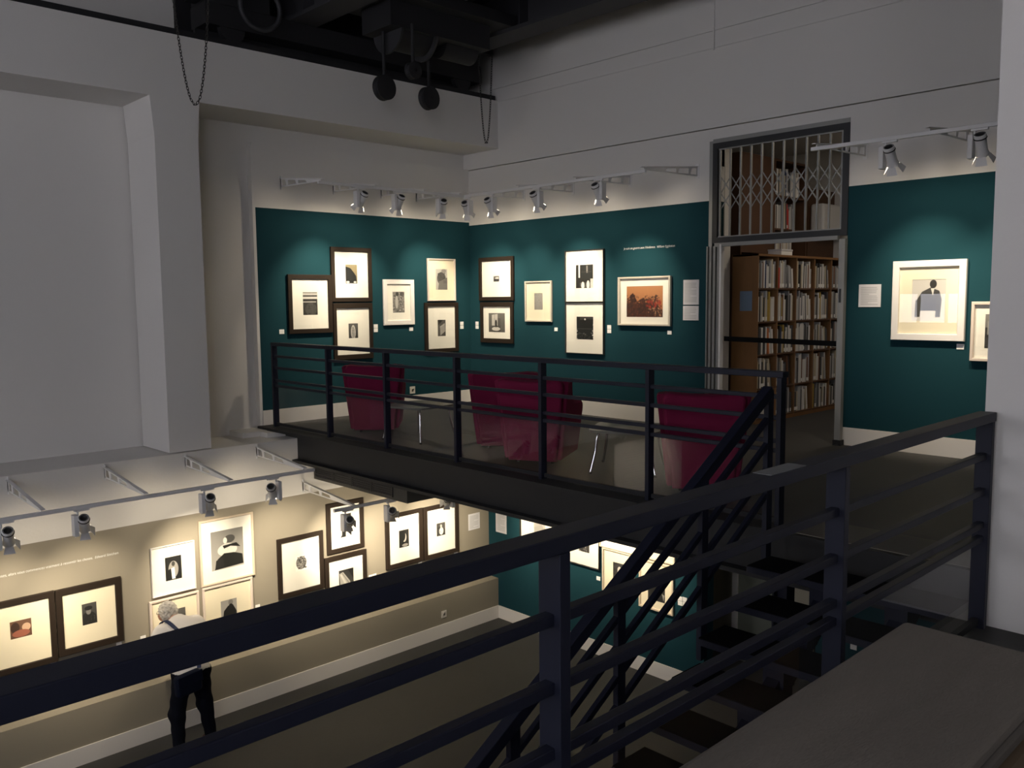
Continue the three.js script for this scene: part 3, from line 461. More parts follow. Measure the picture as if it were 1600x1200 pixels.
// caption cards: wall function, [u, v], what each stands beside
function card(at, u, v, w, h, label, group) { const { p, t } = at(u, v); const o = solo('caption_card', rb(-w / 2, -h / 2, 0, w / 2, h / 2, 0.006, 0.001), MAT.card, label, 'label', group); o.position.set(...p); o.rotation.y = t; return o; }
const CA = 'caption cards on the left teal wall', CBg = 'caption cards on the teal wall left of the doorway', CL = 'caption cards on the taupe wall', CM = 'caption cards on the lower teal wall';
card(onA, 5.966, 1.26, 0.074, 0.062, 'small white caption card left of the leftmost dark frame', CA);
card(onA, 7.519, 1.292, 0.072, 0.056, 'upper white caption card right of the pale arch picture', CA); card(onA, 7.519, 1.232, 0.072, 0.056, 'lower white caption card right of the pale arch picture', CA);
card(onA, 8.178, 1.232, 0.073, 0.059, 'white caption card under the lone white framed picture', CA);
card(onA, 9.209, 1.292, 0.07, 0.056, 'upper white caption card just left of the teal corner', CA); card(onA, 9.209, 1.231, 0.07, 0.056, 'lower white caption card just left of the teal corner', CA);
card(onB, 10.606, 1.29, 0.071, 0.056, 'upper white caption card just right of the teal corner', CBg); card(onB, 10.606, 1.229, 0.071, 0.056, 'lower white caption card just right of the teal corner', CBg);
card(onB, 8.842, 1.223, 0.063, 0.054, 'white caption card below the small silver framed picture', CBg);
card(onB, 7.822, 1.273, 0.069, 0.054, 'upper white caption card right of the near black square', CBg); card(onB, 7.822, 1.215, 0.069, 0.054, 'lower white caption card right of the near black square', CBg);
card(onB, 6.796, 1.218, 0.067, 0.053, 'white caption card below the reddish landscape', CBg);
card(onB, 3.203, 1.146, 0.071, 0.056, 'white caption card under the crouching figure photograph');
card(onLA, 2.669, -2.196, 0.06, 0.064, 'white caption card under the brown picture at far left', CL); card(onLA, 3.357, -2.2, 0.06, 0.064, 'white caption card under the dark bust portrait', CL);
card(onLA, 3.627, -2.198, 0.062, 0.057, 'upper white caption card left of the person', CL); card(onLA, 3.627, -2.26, 0.062, 0.057, 'lower white caption card left of the person', CL);
card(onLA, 5.066, -2.194, 0.062, 0.055, 'upper white caption card right of the cloaked figure print', CL); card(onLA, 5.066, -2.257, 0.062, 0.055, 'lower white caption card right of the cloaked figure print', CL);
card(onLA, 6.79, -2.204, 0.06, 0.055, 'left card of the three captions beside the hand print', CL); card(onLA, 6.858, -2.2, 0.06, 0.05, 'upper right card of the three captions beside the hand print', CL); card(onLA, 6.857, -2.257, 0.06, 0.052, 'lower right card of the three captions beside the hand print', CL);
card(onLA, 7.671, -2.197, 0.068, 0.058, 'white caption card under the face in shadow', CL); card(onLA, 8.361, -2.199, 0.07, 0.058, 'white caption card under the pale torso print', CL);
card(onLB, 7.72, -2.232, 0.069, 0.056, 'white caption card beside the kneeling figure print', CM);
for (const [u, v, l] of [[6.345, -2.182, 'upper left'], [6.272, -2.178, 'upper right'], [6.345, -2.244, 'lower left'], [6.272, -2.24, 'lower right']]) card(onLB, u, v, 0.066, 0.057, `${l} card of the four captions right of the dark cream print`, CM);
card(onLB, 4.059, -2.099, 0.071, 0.058, 'upper white card seen below the stair beside the bench', CM); card(onLB, 4.059, -2.164, 0.071, 0.058, 'lower white card seen below the stair beside the bench', CM);
// text panels: pale boards printed with lines too small to read
function textPanel(at, u, v, w, h, label, lines, thick = 0.008, bm = MAT.greycard, off = 0) {
  const { p, t } = at(u, v, off), o = thing('text_panel', label, 'text panel', undefined, p, t);
  part('board', rb(-w / 2, -h / 2, 0, w / 2, h / 2, thick, 0.001), bm, o);
  const gs = []; for (let i = 0; i < lines; i++) { const y = h / 2 - h * (0.14 + 0.74 * i / (lines - 1 || 1)), l = w * (i % 5 === 4 ? rr(0.3, 0.5) : rr(0.7, 0.78)), th = Math.min(0.006, h * 0.3 / lines); gs.push(bx(-w * 0.4, y - th / 2, thick - 0.001, -w * 0.4 + l, y + th / 2, thick + 0.0006)); }
  const ln = part('printed_lines', gs, mat('pale grey print', 0.36, 0.36, 0.37, 0.8), o); ln.userData.kind = 'stuff';
}
textPanel(onB, 6.465, 1.739, 0.237, 0.318, 'taller pale text panel beside the library doorway', 14);
textPanel(onB, 6.466, 1.473, 0.238, 0.185, 'shorter pale text panel below the taller one', 8);
textPanel(onB, 4.15, 1.671, 0.244, 0.246, 'square pale text panel right of the doorway', 11);
textPanel(onLA, 8.74, -1.769, 0.232, 0.254, 'pale text panel on the taupe wall near the corner', 11);
textPanel(onLB, 9.705, -1.779, 0.242, 0.357, 'pale text panel on the lower teal wall near the corner', 14);
textPanel(onLA, -1.75, -1.72, 2.1, 1.5, 'big white introduction panel on the far left of the taupe wall', 24, 0.01, MAT.card, 0.012);
// quotations in white vinyl letters
const font = await new FontLoader().loadAsync('fonts/droid/droid_sans_regular.typeface.json');
function quote(at, text, u0, u1, v, cap, m, label) {
  let g = new TextGeometry(text, { font, size: cap, depth: 0.0015, curveSegments: 2 }); g.computeBoundingBox(); const W = g.boundingBox.max.x - g.boundingBox.min.x;
  g.applyMatrix4(new THREE.Matrix4().makeShear(0, 0, 0.16, 0, 0, 0)).translate(-g.boundingBox.min.x, 0, 0.0005).scale(Math.abs(u1 - u0) / W, 1, 1);
  const o = solo('wall_lettering', g, m, label, 'lettering'), { p, t } = at(u0, v); o.position.set(...p); o.rotation.y = t;
}
quote(onB, "Je suis en guerre avec l'évidence.  William Eggleston", 7.573, 6.729, 2.33, 0.027, MAT.vinyl, 'white lettered quotation above the reddish landscape');
quote(onLA, 'Lorsque vous regardez vraiment les choses, alors vous commencez vraiment à ressentir les choses.  Edward Steichen', 1.62, 3.402, -1.15, 0.026, MAT.vinyl, 'white lettered quotation on the taupe wall above the wide black frames');
// sockets
function socket(at, u, v, d, w, h, label) {
  const { p, t } = at(u, v, d), o = thing('wall_socket', label, 'socket', undefined, p, t);
  part('plate', rb(-w / 2, -h / 2, 0, w / 2, h / 2, 0.012, 0.003), MAT.outlet, o);
  const f = part('socket_face', new THREE.LatheGeometry([[0.001, 0.012], [0.022, 0.012], [0.022, 0.016], [0.026, 0.016], [0.026, 0.011]].map(q => new THREE.Vector2(...q)), 16).rotateX(Math.PI / 2), MAT.outlet, o);
  for (const s of [-1, 1]) part('pin_hole', new THREE.CylinderGeometry(0.003, 0.003, 0.004, 8).rotateX(Math.PI / 2).translate(s * 0.009, 0, 0.0125), MAT.black, f);
}
socket(onA, 8.177, 0.283, 0, 0.1, 0.11, 'ivory wall socket above the baseboard of the left teal wall');
socket(onLA, 7.933, -2.991, 0.21, 0.095, 0.105, 'ivory wall socket on the low taupe ledge');

// ------------------------------------------------------------------ armchairs and low tables
function armchair(label, x, z, turn) {
  const o = thing('armchair', label, 'armchair', 'magenta armchairs on the balcony', [x, 0, z], turn);    // faces +x, back at -x
  const back = new THREE.Shape(); back.moveTo(-0.25, 0.07); back.lineTo(0.25, 0.07); back.lineTo(0.35, 0.80); back.quadraticCurveTo(0.35, 0.85, 0.30, 0.85); back.quadraticCurveTo(0, 0.815, -0.30, 0.85); back.quadraticCurveTo(-0.35, 0.85, -0.35, 0.80); back.closePath();
  part('backrest', new THREE.ExtrudeGeometry(back, { depth: 0.07, bevelSize: 0.03, bevelThickness: 0.035, bevelSegments: 3, curveSegments: 6 }).rotateY(-Math.PI / 2).rotateZ(0.10).translate(-0.26, 0, 0), MAT.chair, o);
  for (const s of [-1, 1]) {
    const side = new THREE.Shape(); side.moveTo(-0.30, 0.08); side.lineTo(0.36, 0.08); side.lineTo(0.40, 0.50); side.quadraticCurveTo(0.40, 0.58, 0.30, 0.58); side.lineTo(0.0, 0.60); side.quadraticCurveTo(-0.14, 0.64, -0.22, 0.84); side.lineTo(-0.36, 0.84); side.closePath();
    const a = part('armrest', new THREE.ExtrudeGeometry(side, { depth: 0.06, bevelSize: 0.025, bevelThickness: 0.025, bevelSegments: 3, curveSegments: 6 }).translate(0, 0, -0.03).rotateX(s * 0.12).translate(0, 0, s * 0.27), MAT.chair, o);
    part('arm_roll', new THREE.CapsuleGeometry(0.055, 0.34, 4, 12).rotateZ(Math.PI / 2).translate(0.15, 0.58, s * 0.335), MAT.chair, a);
  }
  o.scale.set(0.92, 1, 0.92);
  part('seat_cushion', new RoundedBoxGeometry(0.6, 0.17, 0.5, 3, 0.05).translate(0.05, 0.37, 0), MAT.chair, o);
  part('seat_base', new RoundedBoxGeometry(0.6, 0.2, 0.5, 2, 0.03).translate(0.03, 0.2, 0), MAT.chair, o);
  for (const [fx, fz] of [[-0.24, -0.2], [-0.24, 0.2], [0.26, -0.2], [0.26, 0.2]]) part('foot', new THREE.CylinderGeometry(0.022, 0.018, 0.1, 10).translate(fx, 0.05, fz), MAT.black, o);
}
armchair('magenta armchair at the far left end of the balcony', 6.5, -9.33, 0.86);
armchair('magenta armchair half hidden behind another in the middle of the balcony', 6.82, -7.22, 0.72);
armchair('magenta armchair in front of another, midway along the balcony', 6.44, -6.28, 0.48);
armchair('magenta armchair nearest the library doorway and stair head', 6.48, -4.33, 0.62);
function lowTable(label, x, z, turn) {
  const o = thing('low_table', label, 'table', 'low tables on the balcony', [x, 0, z], turn), s = new THREE.Shape(), a = 0.34, r = 0.16;
  s.moveTo(-a + r, -a); s.lineTo(a - r, -a); s.quadraticCurveTo(a, -a, a, -a + r); s.lineTo(a, a - r); s.quadraticCurveTo(a, a, a - r, a); s.lineTo(-a + r, a); s.quadraticCurveTo(-a, a, -a, a - r); s.lineTo(-a, -a + r); s.quadraticCurveTo(-a, -a, -a + r, -a);
  part('table_top', new THREE.ExtrudeGeometry(s, { depth: 0.016, bevelSize: 0.004, bevelThickness: 0.004, bevelSegments: 2, curveSegments: 8 }).rotateX(-Math.PI / 2).translate(0, 0.4, 0), MAT.tabletop, o);
  for (const [sx, sz] of [[-1, -1], [1, -1], [1, 1], [-1, 1]]) {
    const l = part('leg', tube([V(sx * 0.17, 0.395, sz * 0.17), V(sx * 0.24, 0.385, sz * 0.24), V(sx * 0.27, 0.2, sz * 0.27), V(sx * 0.31, 0.006, sz * 0.31)], 0.013), MAT.chrome, o);
    part('leg_cap', new THREE.CylinderGeometry(0.015, 0.015, 0.02, 10).translate(sx * 0.31, 0.01, sz * 0.31), MAT.black, l);
  }
}
lowTable('low grey table with chrome legs beside the far left armchair', 6.4, -8.3, 0.15);
lowTable('low grey table with chrome legs beside the armchair near the stair', 6.62, -5.27, 0.5);

// ------------------------------------------------------------------ library
struct('wall_library', [bx(XB + 0.25, 0, -8.6, 14.3, 4.1, -8.4), bx(14.1, 0, -8.4, 14.3, 4.1, -3.2), bx(XB + 0.25, 0, -3.4, 14.3, 4.1, -3.2)], MAT.white, 'off white walls of the library', 'wall');
struct('ceiling_library', bx(XB + 0.25, 4.1, -8.6, 14.3, 4.25, -3.2), MAT.white, 'white library ceiling', 'ceiling');
struct('wall_library_return', bx(XB + 0.25, 0, -6.75, 10.13, 4.1, -6.36), MAT.white, 'white wall return between the doorway and the bookcase', 'wall');
const spineTones = [['white', 0.68, 0.66, 0.63], ['pale grey', 0.45, 0.45, 0.45], ['grey', 0.22, 0.22, 0.23], ['cream', 0.48, 0.42, 0.31], ['dark grey', 0.07, 0.07, 0.075], ['black', 0.018, 0.018, 0.02], ['brown', 0.16, 0.07, 0.035], ['navy', 0.025, 0.045, 0.12], ['red', 0.42, 0.03, 0.02], ['ochre', 0.4, 0.27, 0.05], ['orange', 0.5, 0.16, 0.05]];
const toneWeights = [0.30, 0.19, 0.12, 0.08, 0.11, 0.13, 0.04, 0.015, 0.007, 0.004, 0.004];
const bookMats = spineTones.map(([n, r, g, b]) => mat(`${n} book cloth`, r, g, b, 0.6));
const pageMat = mat('book pages', 0.55, 0.5, 0.4, 0.9);
const ord = ['first', 'second', 'third', 'fourth', 'fifth', 'sixth', 'seventh', 'eighth', 'ninth', 'tenth', 'eleventh', 'twelfth', 'thirteenth', 'fourteenth', 'fifteenth', 'sixteenth', 'seventeenth', 'eighteenth', 'nineteenth', 'twentieth', 'twenty-first', 'twenty-second'];
let bookCount = 0;
function book(x, y, z, th, h, d, tone, lean, where, k, plain) {
  const label = `${spineTones[tone][0]} book, ${ord[Math.min(k, 21)]} from left in ${where}`;
  const o = thing('book', label, 'book', `books in ${where}`, [x, y, z]); o.rotation.z = lean;
  const c = 0.0025;
  part('cover', [bx(0, 0, -d, c, h, 0), bx(th - c, 0, -d, th, h, 0), bx(c, 0, -c, th - c, h, 0)], bookMats[tone], o);
  part('pages', bx(c, 0.004, -d + 0.004, th - c, h - 0.005, -c), pageMat, o);
  if (!plain && rnd() < 0.3) part('spine_label', bx(0.001, 0.015, 0, th - 0.001, 0.06, 0.0012), MAT.card, o);
  bookCount++;
}
function fillShelf(x0, x1, y, z, hMax, where, force) {
  let x = x0 + 0.004, k = 0; const leanFrom = rnd() < 0.5 ? rr(0.35, 0.75) : 2, tilt = rr(0.05, 0.13);
  while (x < x1 - 0.05) {
    const th = rr(0.022, 0.044), h = hMax * rr(0.68, 0.97), d = rr(0.2, 0.26); let tone = 0, q = rnd(); while (tone < 10 && (q -= toneWeights[tone]) > 0) tone++;
    if (force && force[k] !== undefined) tone = force[k];
    const f = (x - x0) / (x1 - x0), lean = f > leanFrom ? tilt : 0;
    const room = Math.sin(lean) * h + th; if (x + room > x1 - 0.004) break;
    if (lean) { const shift = Math.sin(lean) * h; book(x + (k && !wasLean ? shift : 0), y + 0.001, z, th, h * 0.97, d, tone, lean, where, k); x += th / Math.cos(lean) + (wasLean ? 0 : shift) + 0.001; wasLean = true; }
    else { book(x, y + 0.001, z, th, h, d, tone, 0, where, k); x += th + 0.0012; wasLean = false; }
    k++;
  }
  wasLean = false;
}
let wasLean = false;
{
  const o = thing('bookcase', 'oak bookcase of five shelves standing in the library doorway', 'bookcase');
  const xs = [10.14, 10.65, 11.15, 11.67, 12.18, 12.69], zf = -5.95, zb = -6.33, ys = [0.07, 0.466, 0.913, 1.347, 1.787], top = 2.2;
  part('end_panel', rb(xs[0], 0, zb, xs[0] + 0.025, top + 0.03, zf, 0.002), MAT.oak, o);
  part('end_panel', rb(xs[5], 0, zb, xs[5] + 0.025, top + 0.03, zf, 0.002), MAT.oak, o);
  for (let i = 1; i < 5; i++) part('divider', bx(xs[i] - 0.01, 0.07, zb, xs[i] + 0.01, top, zf), MAT.oak, o);
  part('top_board', rb(xs[0], top, zb - 0.01, xs[5] + 0.03, top + 0.03, zf + 0.01, 0.002), MAT.oak, o);
  part('plinth', bx(xs[0] + 0.025, 0, zb, xs[5], 0.07, zf - 0.004), MAT.oak, o);
  part('back_panel', bx(xs[0], 0, zb - 0.012, xs[5], top, zb), MAT.brownwood, o);
  for (let i = 0; i < 5; i++) for (const y of ys) part('shelf', bx(xs[i] + (i ? 0.01 : 0.025), y - 0.02, zb, xs[i + 1] - 0.01, y, zf - 0.003), MAT.brownwood, o);
  const rows = ['bottom shelf', 'second lowest shelf', 'middle shelf', 'second shelf from top', 'top shelf'], bays = ['first bay', 'second bay', 'third bay', 'fourth bay', 'fifth bay'];
  for (let r = 4; r >= 0; r--) for (let i = 0; i < 5; i++) fillShelf(xs[i] + (i ? 0.012 : 0.027), xs[i + 1] - 0.012, ys[r], zf - rr(0.012, 0.03), ([0.466, 0.913, 1.347, 1.787, 2.2][r] - ys[r] - 0.02), `${bays[i]}, ${rows[r]}`, r === 4 && i === 1 ? { 1: 8 } : r === 3 && i === 0 ? { 8: 9, 9: 9 } : r === 2 && i === 0 ? { 7: 10 } : undefined);
  const n = solo('notice', bx(-0.002, -0.13, -0.09, 0, 0.13, 0.09), MAT.notice, 'blue grey paper notice taped to the bookcase end', 'notice'); n.position.set(xs[0] - 0.0005, 1.62, -6.12);
}
{
  const o = thing('tall_bookcase', 'tall brown bookcase behind the oak one, seen through the grille', 'bookcase');
  const xs = [10.8, 11.7, 12.66], zf = -6.62, zb = -6.98, top = 3.65;
  for (const x of xs) part('upright', bx(x, 0, zb, x + 0.03, top, zf), MAT.brownwood, o);
  part('closed_front', bx(xs[0] + 0.03, 2.3, zf - 0.03, xs[1], top, zf - 0.005), MAT.brownwood, o);
  part('top_board', bx(xs[0], top, zb, xs[2] + 0.03, top + 0.03, zf), MAT.brownwood, o);
  part('back_panel', bx(xs[0], 0, zb - 0.01, xs[2] + 0.03, top, zb), MAT.brownwood, o);
  for (const y of [2.25, 2.68, 3.16]) part('shelf', bx(xs[1] + 0.03, y - 0.025, zb, xs[2], y, zf), MAT.brownwood, o);
  fillShelf(11.74, 12.3, 2.25, zf - 0.02, 0.36, 'lowest visible shelf of the tall bookcase');
  fillShelf(11.74, 12.4, 2.68, zf - 0.02, 0.42, 'middle shelf of the tall bookcase', { 10: 8, 11: 8 });
  fillShelf(11.74, 12.5, 3.16, zf - 0.02, 0.42, 'upper shelf of the tall bookcase');
}
{
  const o = thing('storage_box', 'small white box lying on top of the oak bookcase', 'box', undefined, [11.0, 2.231, -6.12]);
  part('box_body', rb(-0.15, 0, -0.1, 0.15, 0.06, 0.1, 0.004), MAT.card, o); part('box_lid', rb(-0.155, 0.06, -0.105, 0.155, 0.085, 0.105, 0.004), MAT.greycard, o);
}
{
  const o = thing('air_conditioner', 'white wall mounted air conditioner seen through the grille', 'air conditioner', undefined, [13.65, 2.9, -6.75]);
  part('case', new RoundedBoxGeometry(0.8, 0.5, 0.24, 3, 0.05).rotateY(0), MAT.fitting, o); part('vent', bx(-0.36, -0.2, 0.115, 0.36, -0.16, 0.123), MAT.gateframe, o);
  part('mount_panel', bx(-0.45, -0.9, -0.17, 0.45, 0.5, -0.121), MAT.brownwood, o);
}
// doorway: lining, grille above, folded gate, closing post, belt
struct('trim_4', [bx(XB - 0.01, 0, D0 - 0.05, XB + 0.27, DT + 0.03, D0), bx(XB - 0.01, DT, D0, XB + 0.27, DT + 0.05, D1)], MAT.galv, 'grey metal lining of the doorway', 'trim');
{
  const o = thing('transom_grille', 'steel lattice grille above the library doorway', 'grille'), x = XB + 0.02, a = D0 + 0.0, b = D1, y0 = 2.34, y1 = DT;
  part('frame', [bx(XB - 0.015, y0, a, XB + 0.06, y0 + 0.07, b), bx(XB - 0.015, y1 - 0.07, a, XB + 0.06, y1, b), bx(XB - 0.015, y0 + 0.07, a, XB + 0.06, y1 - 0.07, a + 0.07), bx(XB - 0.015, y0 + 0.07, b - 0.07, XB + 0.06, y1 - 0.07, b)], MAT.gateframe, o);
  for (const y of [y0 + 0.07, y1 - 0.085]) part('inner_frame', bx(x - 0.01, y, a + 0.07, x + 0.01, y + 0.015, b - 0.07), MAT.galv, o);
  const n = 12, za = a + 0.09, zb = b - 0.09, st = (zb - za) / (n - 1);
  for (let i = 0; i < n; i++) part('grille_bar', bx(x - 0.012, y0 + 0.085, za + i * st - 0.009, x + 0.012, y1 - 0.085, za + i * st + 0.009), MAT.galv, o);
  for (let i = 0; i + 1 < n; i++) for (let j = 0; j < 2; j++) for (const s of [0, 1]) {
    const yb = 2.75 + j * 0.2; part('lattice_strip', bar(V(x + 0.014 + s * 0.003, yb + (s ? 0.2 : 0), za + i * st), V(x + 0.014 + s * 0.003, yb + (s ? 0 : 0.2), za + (i + 1) * st), 0.003, 0.014), MAT.galv, o);
  }
}
{
  const o = thing('folding_gate', 'galvanised folding gate pushed open against the left door jamb', 'gate');
  for (let i = 0; i < 7; i++) part('gate_strip', [bx(XB - 0.10 + (i % 2) * 0.02, 0.02, D0 - 0.02 + i * 0.028, XB - 0.06 + (i % 2) * 0.02, 2.3, D0 - 0.004 + i * 0.028)], MAT.galv, o);
  part('gate_stile', bx(XB - 0.12, 0.0, D0 + 0.18, XB - 0.05, 2.32, D0 + 0.205), MAT.fitting, o);
  part('top_track', bx(XB - 0.11, 2.29, D0 + 0.1, XB - 0.06, 2.335, D1 - 0.06), MAT.galv, o);
}
{
  const o = thing('gate_post', 'galvanised closing post on the right side of the doorway', 'post');
  part('post', rb(XB - 0.1, 0.06, D1 - 0.05, XB - 0.03, 2.3, D1 + 0.02, 0.004), MAT.galv, o);
  part('foot', bx(XB - 0.11, 0.0, D1 - 0.06, XB - 0.02, 0.06, D1 + 0.03), MAT.black, o); part('lock', bx(XB - 0.108, 1.6, D1 - 0.03, XB - 0.1, 1.75, D1 - 0.01), MAT.gateframe, o);
}
solo('barrier_belt', bar(V(XB - 0.04, 1.16, D0 + 0.21), V(XB - 0.065, 1.14, D1 - 0.05), 0.003, 0.06), MAT.belt, 'black barrier belt stretched across the library doorway', 'belt');

// ------------------------------------------------------------------ crane
struct('trim_5', bx(END, 4.72, -10.28, XB - 0.06, 4.79, -10.05), MAT.black, 'black crane rail lying on the concrete beam', 'rail');
struct('wall_left_dark', bx(4.7, 4.79, ZBAY, XB - 0.25, TOP, ZBAY + 0.06), MAT.ceiling, 'black cladding of the wall behind the crane', 'wall');
{
  const o = thing('crane_bridge', 'black overhead travelling crane with two girders', 'crane');
  for (const x of [6.05, 8.42]) {
    const gd = part('girder', [bx(x - 0.02, 5.25, -10.6, x + 0.02, 5.75, BACK - 0.3), bx(x - 0.2, 5.2, -10.6, x + 0.2, 5.25, BACK - 0.3), bx(x - 0.2, 5.75, -10.6, x + 0.2, 5.8, BACK - 0.3)], MAT.girder, o);
    for (let k = 0; k < 8; k++) part('stiffener', bx(x - 0.18, 5.25, -9.8 + k * 1.4, x + 0.18, 5.75, -9.785 + k * 1.4), MAT.girder, gd);
  }
  const ec = part('end_carriage', [bx(4.75, 4.95, -10.5, 9.1, 5.2, -10.1), bx(4.75, 4.79, -10.45, 9.1, 4.95, -10.4)], MAT.black, o);
  for (const x of [5.1, 8.75]) part('carriage_wheel', new THREE.CylinderGeometry(0.16, 0.16, 0.08, 20).rotateX(Math.PI / 2).translate(x, 4.95, -10.17), MAT.black, ec);
  part('drive_housing', [rb(4.75, 5.2, -10.5, 5.6, 5.7, -10.1, 0.02)], MAT.black, o);
  part('drive_gear', new THREE.TorusGeometry(0.26, 0.03, 8, 30).translate(5.35, 5.2, -9.9), MAT.girder, o);
}
{
  const o = thing('hoist_trolley', 'black chain hoist trolley hanging between the crane girders', 'hoist', undefined, [7.0, 0, -9.0]);
  part('trolley_frame', [bx(-0.9, 5.25, -0.5, 1.3, 5.4, 0.5), bx(-0.6, 4.95, -0.3, 1.0, 5.25, 0.3)], MAT.black, o);
  const dr = part('drum', new THREE.CylinderGeometry(0.24, 0.24, 0.5, 24).rotateZ(Math.PI / 2).translate(-0.15, 5.0, 0), MAT.black, o);
  for (const x of [-0.42, 0.12]) part('drum_flange', new THREE.CylinderGeometry(0.3, 0.3, 0.03, 28).rotateZ(Math.PI / 2).translate(x, 5.0, 0), MAT.girder, dr);
  part('motor', new THREE.CylinderGeometry(0.16, 0.16, 0.55, 20).rotateZ(Math.PI / 2).translate(0.65, 4.95, 0), MAT.black, o);
  for (const [x, z, y, r] of [[-0.5, 0.0, 4.28, 0.15], [0.2, 0.0, 4.26, 0.145], [-0.32, 0.35, 4.45, 0.1]]) {
    const w = part('sheave', new THREE.LatheGeometry([[0.02, -0.05], [r, -0.05], [r, -0.03], [r * 0.88, -0.012], [r * 0.88, 0.012], [r, 0.03], [r, 0.05], [0.02, 0.05]].map(q => new THREE.Vector2(...q)), 26).rotateX(Math.PI / 2).rotateY(0.1).translate(x, y, z), MAT.black, o);
    part('hanger', [rod(V(x, y, z), V(x, 5.0, z), 0.022), bx(x - 0.03, y - 0.03, z - 0.03, x + 0.03, y + 0.03, z + 0.03)], MAT.black, w);
  }
}
function chainLoop(label, x, z, w, yTop, yBot, dx, dz, arm) {
  const o = thing('hand_chain', label, 'chain', 'hand chains of the crane', [x, 0, z]), pts = [];
  for (let i = 0; i <= 30; i++) { const t = -1 + i / 15, s = Math.sign(t) * Math.pow(Math.abs(t), 0.55); pts.push(V(s * w / 2 * dx, yBot + (yTop - yBot) * Math.pow(Math.abs(t), 1.15), s * w / 2 * dz)); }
  const c = new THREE.CatmullRomCurve3(pts), L = c.getLength(), n = Math.round(L / 0.034), gs = [];
  for (let i = 0; i < n; i++) {
    const u = (i + 0.5) / n, p = c.getPointAt(u), t = c.getTangentAt(u), g = new THREE.TorusGeometry(0.013, 0.0042, 4, 8).scale(1, 1.7, 1);
    if (i % 2) g.rotateY(Math.PI / 2);
    g.applyQuaternion(new THREE.Quaternion().setFromUnitVectors(V(0, 1, 0), t)).translate(p.x, p.y, p.z); gs.push(g);
  }
  const m = part('links', gs, MAT.chain, o); m.userData.kind = 'stuff';
  part('anchor', [rb(-w / 2 - 0.03, yTop, -0.04, w / 2 + 0.03, yTop + 0.1, 0.04, 0.005), arm], MAT.black, o);
}
chainLoop('loop of hand chain hanging in front of the pilaster', 4.42, -9.75, 0.42, 5.22, 3.9, 0.72, 0.69, bx(0.2, 5.22, -0.62, 0.33, 5.32, 0.03));
chainLoop('loop of hand chain hanging near the inner corner', 8.87, -9.75, 0.2, 5.26, 3.99, 0.72, 0.69, bx(-0.3, 5.26, -0.04, -0.1, 5.34, 0.04));

// ------------------------------------------------------------------ the visitor
const sub = (a, b) => [a[0] - b[0], a[1] - b[1], a[2] - b[2]], dot = (a, b) => a[0] * b[0] + a[1] * b[1] + a[2] * b[2];
function capsule(a, b, ra, rbb) { const ba = sub(b, a), l2 = dot(ba, ba) || 1e-9; return p => { const pa = sub(p, a); let t = dot(pa, ba) / l2; t = t < 0 ? 0 : t > 1 ? 1 : t; const q = [pa[0] - ba[0] * t, pa[1] - ba[1] * t, pa[2] - ba[2] * t]; return Math.sqrt(dot(q, q)) - (ra + (rbb - ra) * t); }; }
function ellipsoid(c, r) { const k = Math.min(...r); return p => { const q = [(p[0] - c[0]) / r[0], (p[1] - c[1]) / r[1], (p[2] - c[2]) / r[2]]; return (Math.sqrt(dot(q, q)) - 1) * k; }; }
const smin = (a, b, k) => { const h = Math.max(k - Math.abs(a - b), 0) / k; return Math.min(a, b) - h * h * k * 0.25; };
const blend = (fs, k) => p => { let d = fs[0](p); for (let i = 1; i < fs.length; i++) d = smin(d, fs[i](p), k); return d; };
